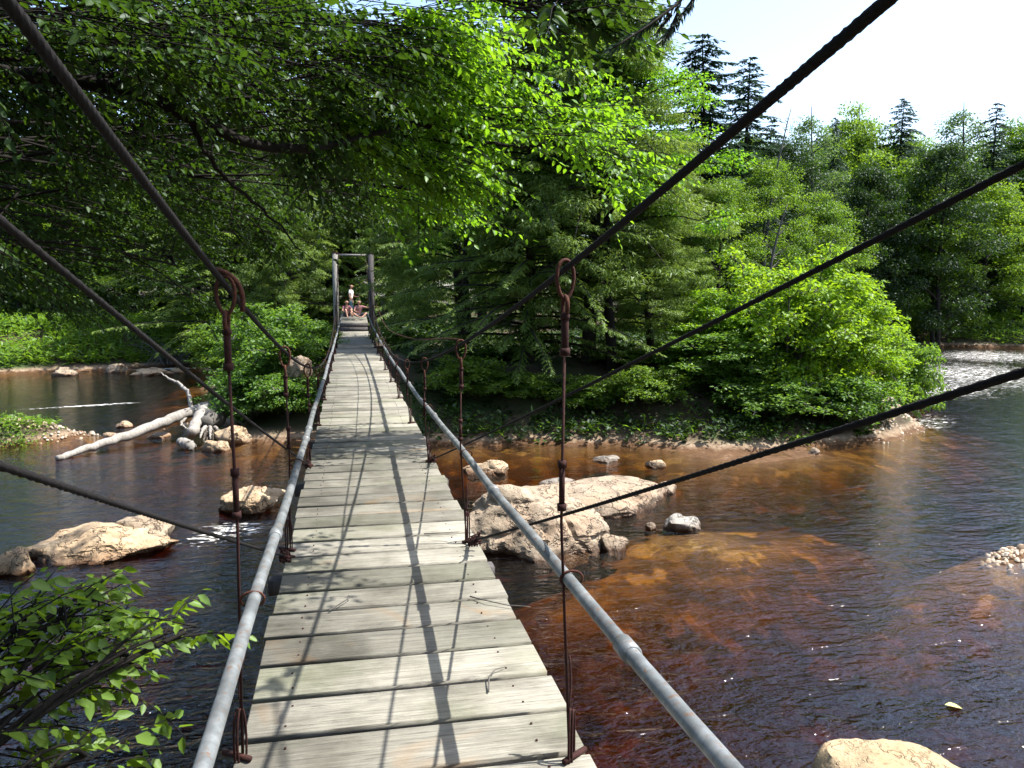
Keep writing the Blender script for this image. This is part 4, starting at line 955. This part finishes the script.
# the woods of the near bank, behind and left of the viewpoint: they close off half the sky
g = np.random.default_rng(12); b = MB(); n = 1500
Q = np.c_[g.uniform(-45, 32, n), g.uniform(-24, -9, n), g.uniform(-1, 15, n)]
Q2 = np.c_[g.uniform(-32, -11, 500), g.uniform(-9, 3, 500), g.uniform(-1, 13, 500)]
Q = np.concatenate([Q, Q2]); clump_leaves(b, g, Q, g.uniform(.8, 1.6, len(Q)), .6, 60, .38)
for i in range(26):
    x, y = g.uniform(-42, 30), g.uniform(-24, -10); b.tube([(x, y, gz(x, y) - .3), (x + .3, y, 7), (x + .2, y + .3, 15)], [.2, .15, .03], 8)
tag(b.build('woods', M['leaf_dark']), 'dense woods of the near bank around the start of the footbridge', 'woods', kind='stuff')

# bare snag and dry brush
def snag(name, label, px, t, top, bend, mat='bark_grey', seed=3):
    g = np.random.default_rng(seed); p = at(px, 300, t); zg = gz(p[0], p[1]); zt = CAM[2] + t * ray(px, top)[2]; H = zt - zg
    b = MB(); s = np.linspace(0, 1, 14); P = np.c_[p[0] + bend * s ** 2, p[1] + .3 * np.sin(s * 3), zg + s * H]
    b.tube(P, .11 * (1 - s) + .02, 8)
    for i in range(16):
        f = g.uniform(.35, .97); q = np.array([np.interp(f, s, P[:, j]) for j in range(3)]); a = g.uniform(0, 6.28); L = g.uniform(.6, 2.0) * (1.1 - f)
        b.tube(bez(q, q + [math.cos(a) * L * .6, math.sin(a) * L * .6, L * .2], q + [math.cos(a) * L, math.sin(a) * L, L * .8], 6), np.linspace(.03, .008, 6), 5)
    return tag(b.build(name, M[mat], None, True), label, 'tree')
snag('dead_tree', 'thin bare dead tree curving against the white sky right of the spruces', 763, 41, 112, 1.2)
snag('dead_tree', 'bare grey dead tree standing in front of the light green slender tree', 768, 36, 205, .8, seed=5)
b = MB(); g = np.random.default_rng(4); c0 = at(165, 345, 44); c0[2] = gz(c0[0], c0[1])
for i in range(46):
    a = g.uniform(0, 6.28); L = g.uniform(.8, 2.2); p0 = c0 + [g.normal(0, .5), g.normal(0, .5), .1]
    b.tube(bez(p0, p0 + [math.cos(a) * L * .5, math.sin(a) * L * .3, L * .7], p0 + [math.cos(a) * L, math.sin(a) * L * .6, L * g.uniform(.2, 1)], 6), np.linspace(.03, .008, 6), 5)
tag(b.build('brush_pile', M['bark_grey']), 'heap of dry grey branches on the left bank in the shade', 'brush')

# ------------------------------------------------------------------ small things
for name, pts, lab in (('twig', [(.42, 4.15, .012), (.50, 4.05, .02), (.60, 3.98, .014), (.70, 3.90, .03)], 'thin dry twig sticking out over the right edge of the planks'),
                       ('twig', [(.34, 3.10, .010), (.36, 3.2, .025), (.40, 3.27, .02), (.45, 3.30, .012)], 'curled dry twig lying near the closest right hanger'),
                       ('twig', [(-.33, 4.10, .010), (-.27, 4.17, .02), (-.22, 4.25, .018), (-.23, 4.30, .010)], 'hooked dry twig on the planks by the leaf shadow at the left'),
                       ('twig', [(.28, 5.35, .010), (.36, 5.30, .025), (.45, 5.28, .03), (.52, 5.34, .012)], 'short dry twig beside the second right hanger')):
    P = np.array(pts); tt = np.linspace(0, 3, 10); Q = np.stack([np.interp(tt, range(4), P[:, i]) for i in range(3)], 1)
    tag(MB().tube(Q, np.linspace(.004, .002, 10), 6).build(name, M['bark_grey'], None, True), lab, 'twig')
k = NT('yellow_leaf'); M['yellow_leaf'] = k.principled((.55, .55, .14), .5)
q = W3(950, 705); b = MB(); b.leaves(np.array([q + [-.06, 0, .012]]), np.array([[.8, -.6, 0.]]), np.array([[.0, .1, 1.]]), .15, .10, np.array([.5]), True, .3, .05)
tag(b.build('floating_leaf', M['yellow_leaf']), 'single yellow green leaf floating on the river above the tan boulder', 'leaf')

# ------------------------------------------------------------------ people beyond the far tower
def simple(name, c, rough=.75):
    k = NT(name); n1 = k.noise(k.coords(), 14, 4); return k.principled(k.mix(k.math('MULTIPLY', n1, .5), c, tuple(x * .8 for x in c)), rough, spec=.25)
M['skin'] = simple('skin', (.34, .19, .13), .55); M['hair_brown'] = simple('hair_brown', (.05, .028, .016)); M['hair_fair'] = simple('hair_fair', (.22, .12, .06))
M['shirt_white'] = simple('shirt_white', (.78, .70, .70)); M['jeans'] = simple('jeans', (.10, .17, .20)); M['shirt_plum'] = simple('shirt_plum', (.16, .06, .08)); M['shorts_dark'] = simple('shorts_dark', (.05, .05, .07)); M['shirt_pink'] = simple('shirt_pink', (.30, .14, .15))
def skin_mesh(name, mat, pts, edges, root=0, subdiv=2):
    me = bpy.data.meshes.new(name); me.from_pydata([p[:3] for p in pts], edges, [])
    o = bpy.data.objects.new('tmp', me); col.objects.link(o); o.modifiers.new('skin', 'SKIN')
    for i, p in enumerate(pts):
        r = p[3]; me.skin_vertices[0].data[i].radius = r if isinstance(r, tuple) else (r, r); me.skin_vertices[0].data[i].use_root = (i == root)
    sm = o.modifiers.new('sub', 'SUBSURF'); sm.levels = subdiv; sm.render_levels = subdiv
    dg = bpy.context.evaluated_depsgraph_get(); out = bpy.data.meshes.new_from_object(o.evaluated_get(dg)); bpy.data.objects.remove(o)
    out.name = name; out.materials.clear(); out.materials.append(M[mat])
    for p in out.polygons: p.use_smooth = True
    return out
def person(loc, rz, s, J, label, top, bottom, hair, sleeves=.6, legs=1.0):
    """J: joint positions in metres for a 1.35 m child; body is one skin, clothes are shells round it"""
    root = tag(empty('person', loc, rz, s), label, 'person', None)
    names = list(J); idx = {n: i for i, n in enumerate(names)}
    rad = dict(pelvis=(.095, .075), waist=(.085, .065), chest=(.105, .075), neck=.036, skull=(.072, .082), crown=.055)
    for sd_ in 'lr':
        rad.update({sd_ + 'sho': .042, sd_ + 'elb': .031, sd_ + 'wri': .022, sd_ + 'palm': (.03, .016), sd_ + 'hip': .068, sd_ + 'kne': .046, sd_ + 'ank': .030, sd_ + 'toe': .026})
    E = [('pelvis', 'waist'), ('waist', 'chest'), ('chest', 'neck'), ('neck', 'skull'), ('skull', 'crown')]
    for sd_ in 'lr':
        E += [('chest', sd_ + 'sho'), (sd_ + 'sho', sd_ + 'elb'), (sd_ + 'elb', sd_ + 'wri'), (sd_ + 'wri', sd_ + 'palm'), ('pelvis', sd_ + 'hip'), (sd_ + 'hip', sd_ + 'kne'), (sd_ + 'kne', sd_ + 'ank'), (sd_ + 'ank', sd_ + 'toe')]
    me = skin_mesh('body', 'skin', [(*J[n], rad[n]) for n in names], [(idx[a], idx[c]) for a, c in E])
    body = link('body', me, root)
    import bmesh
    bm = bmesh.new(); bm.from_mesh(me)
    def bump_(c, r):
        r_ = bmesh.ops.create_icosphere(bm, subdivisions=2, radius=1)
        for v in r_['verts']: v.co = Vector(c) + Vector((v.co.x * r[0], v.co.y * r[1], v.co.z * r[2]))
    sk = np.array(J['skull']); bump_(sk + [0, -.088, .0], (.011, .02, .016))
    for q in (-1, 1): bump_(sk + [q * .075, 0, .0], (.012, .022, .03))
    bm.to_mesh(me); bm.free()
    for p in me.polygons: p.use_smooth = True
    f = MB()
    for sd_ in 'lr':
        w_, p_ = np.array(J[sd_ + 'wri']), np.array(J[sd_ + 'palm']); d = unit(p_ - w_); sv = unit(np.cross(d, [.3, .9, .2]))
        for q, ln in zip((-1.5, -.5, .5, 1.5), (.05, .06, .058, .045)):
            f.tube([p_ + sv * q * .013, p_ + sv * q * .014 + d * ln * .6, p_ + sv * q * .014 + d * ln + [0, 0, -.012]], [.0085, .0078, .005], 6)
        f.tube([w_ + (p_ - w_) * .4 + sv * .02, p_ + sv * .042, p_ + sv * .045 + d * .03], [.010, .009, .006], 6)
    f.build('hands', M['skin'], root, True)
    lerp = lambda a, c, t: tuple(np.array(J[a]) * (1 - t) + np.array(J[c]) * t)
    tp = [(*J['pelvis'], (.105, .085)), (*J['waist'], (.098, .078)), (*J['chest'], (.118, .088)), (*lerp('chest', 'neck', .75), .05)]; te = [(0, 1), (1, 2), (2, 3)]
    for sd_ in 'lr':
        n = len(tp); tp += [(*J[sd_ + 'sho'], .056), (*lerp(sd_ + 'sho', sd_ + 'elb', sleeves), .046)]; te += [(2, n), (n, n + 1)]
    link('shirt', skin_mesh('shirt', top, tp, te), root)
    tp = [(*lerp('pelvis', 'waist', .3), (.106, .088)), (*J['pelvis'], (.11, .09))]; te = [(0, 1)]
    for sd_ in 'lr':
        n = len(tp); tp.append((*J[sd_ + 'hip'], .08)); te.append((1, n))
        tp.append((*(J[sd_ + 'kne'] if legs > .6 else lerp(sd_ + 'hip', sd_ + 'kne', .7)), .06)); te.append((n, n + 1))
        if legs > .6: tp.append((*lerp(sd_ + 'kne', sd_ + 'ank', .9), .046)); te.append((n + 1, n + 2))
    link('trousers' if legs > .6 else 'shorts', skin_mesh('trousers', bottom, tp, te), root)
    hb = [(*(sk + [0, .012, .062]), (.092, .088)), (*(sk + [0, .055, -.02]), (.075, .058)), (*(sk + [0, .055, -.09]), (.045, .03))]
    link('hair', skin_mesh('hair', hair, hb, [(0, 1), (1, 2)]), root)
    return root
stand = dict(pelvis=(0, 0, .70), waist=(0, .005, .82), chest=(0, 0, .98), neck=(0, -.005, 1.11), skull=(0, -.03, 1.225), crown=(0, -.02, 1.29),
             lsho=(.145, 0, 1.04), lelb=(.19, -.03, .83), lwri=(.12, -.20, .80), lpalm=(.08, -.26, .81), lhip=(.075, 0, .66), lkne=(.085, -.02, .37), lank=(.085, .01, .06), ltoe=(.095, -.12, .03),
             rsho=(-.145, 0, 1.04), relb=(-.2, .0, .83), rwri=(-.19, -.10, .66), rpalm=(-.185, -.14, .60), rhip=(-.075, 0, .66), rkne=(-.085, -.03, .37), rank=(-.09, .0, .06), rtoe=(-.10, -.13, .03))
sit = dict(pelvis=(0, 0, .10), waist=(0, -.02, .23), chest=(0, -.05, .40), neck=(0, -.07, .53), skull=(0, -.10, .645), crown=(0, -.09, .71),
           lsho=(.14, -.05, .46), lelb=(.34, -.12, .42), lwri=(.53, -.18, .45), lpalm=(.60, -.20, .46), lhip=(.08, -.03, .09), lkne=(.28, -.30, .20), lank=(.10, -.42, .05), ltoe=(.02, -.50, .04),
           rsho=(-.14, -.05, .46), relb=(-.22, -.16, .29), rwri=(-.12, -.30, .24), rpalm=(-.07, -.36, .22), rhip=(-.08, -.03, .09), rkne=(-.28, -.28, .19), rank=(-.10, -.48, .05), rtoe=(-.01, -.55, .04))
hug = dict(sit, lelb=(.22, -.20, .30), lwri=(.14, -.36, .24), lpalm=(.08, -.40, .22), lkne=(.12, -.28, .36), lank=(.1, -.42, .05), ltoe=(.1, -.53, .03), rkne=(-.12, -.28, .36), rank=(-.1, -.42, .05), rtoe=(-.1, -.53, .03))
LZ = .56
person((-.10, 39.4, LZ + .03), R(70), 1.16, stand, 'child standing in a white shirt and blue grey trousers beyond the bridge tower', 'shirt_white', 'jeans', 'hair_brown')
person((.24, 37.9, LZ), R(8), 1.1, sit, 'child sitting with one bare arm stretched out to the right on the landing', 'shirt_pink', 'shorts_dark', 'hair_fair', legs=.5)
person((-.34, 38.0, LZ), R(20), 1.1, hug, 'child sitting with knees drawn up behind the left tower post', 'shirt_plum', 'shorts_dark', 'hair_brown', legs=.5)
for kx in list(PROTO):
    if kx not in USED:
        for ch in list(PROTO[kx].children): bpy.data.objects.remove(ch)
        bpy.data.objects.remove(PROTO[kx])
for o in list(bpy.data.objects):
    for kk in ('H', 'W'):
        if kk in o: del o[kk]
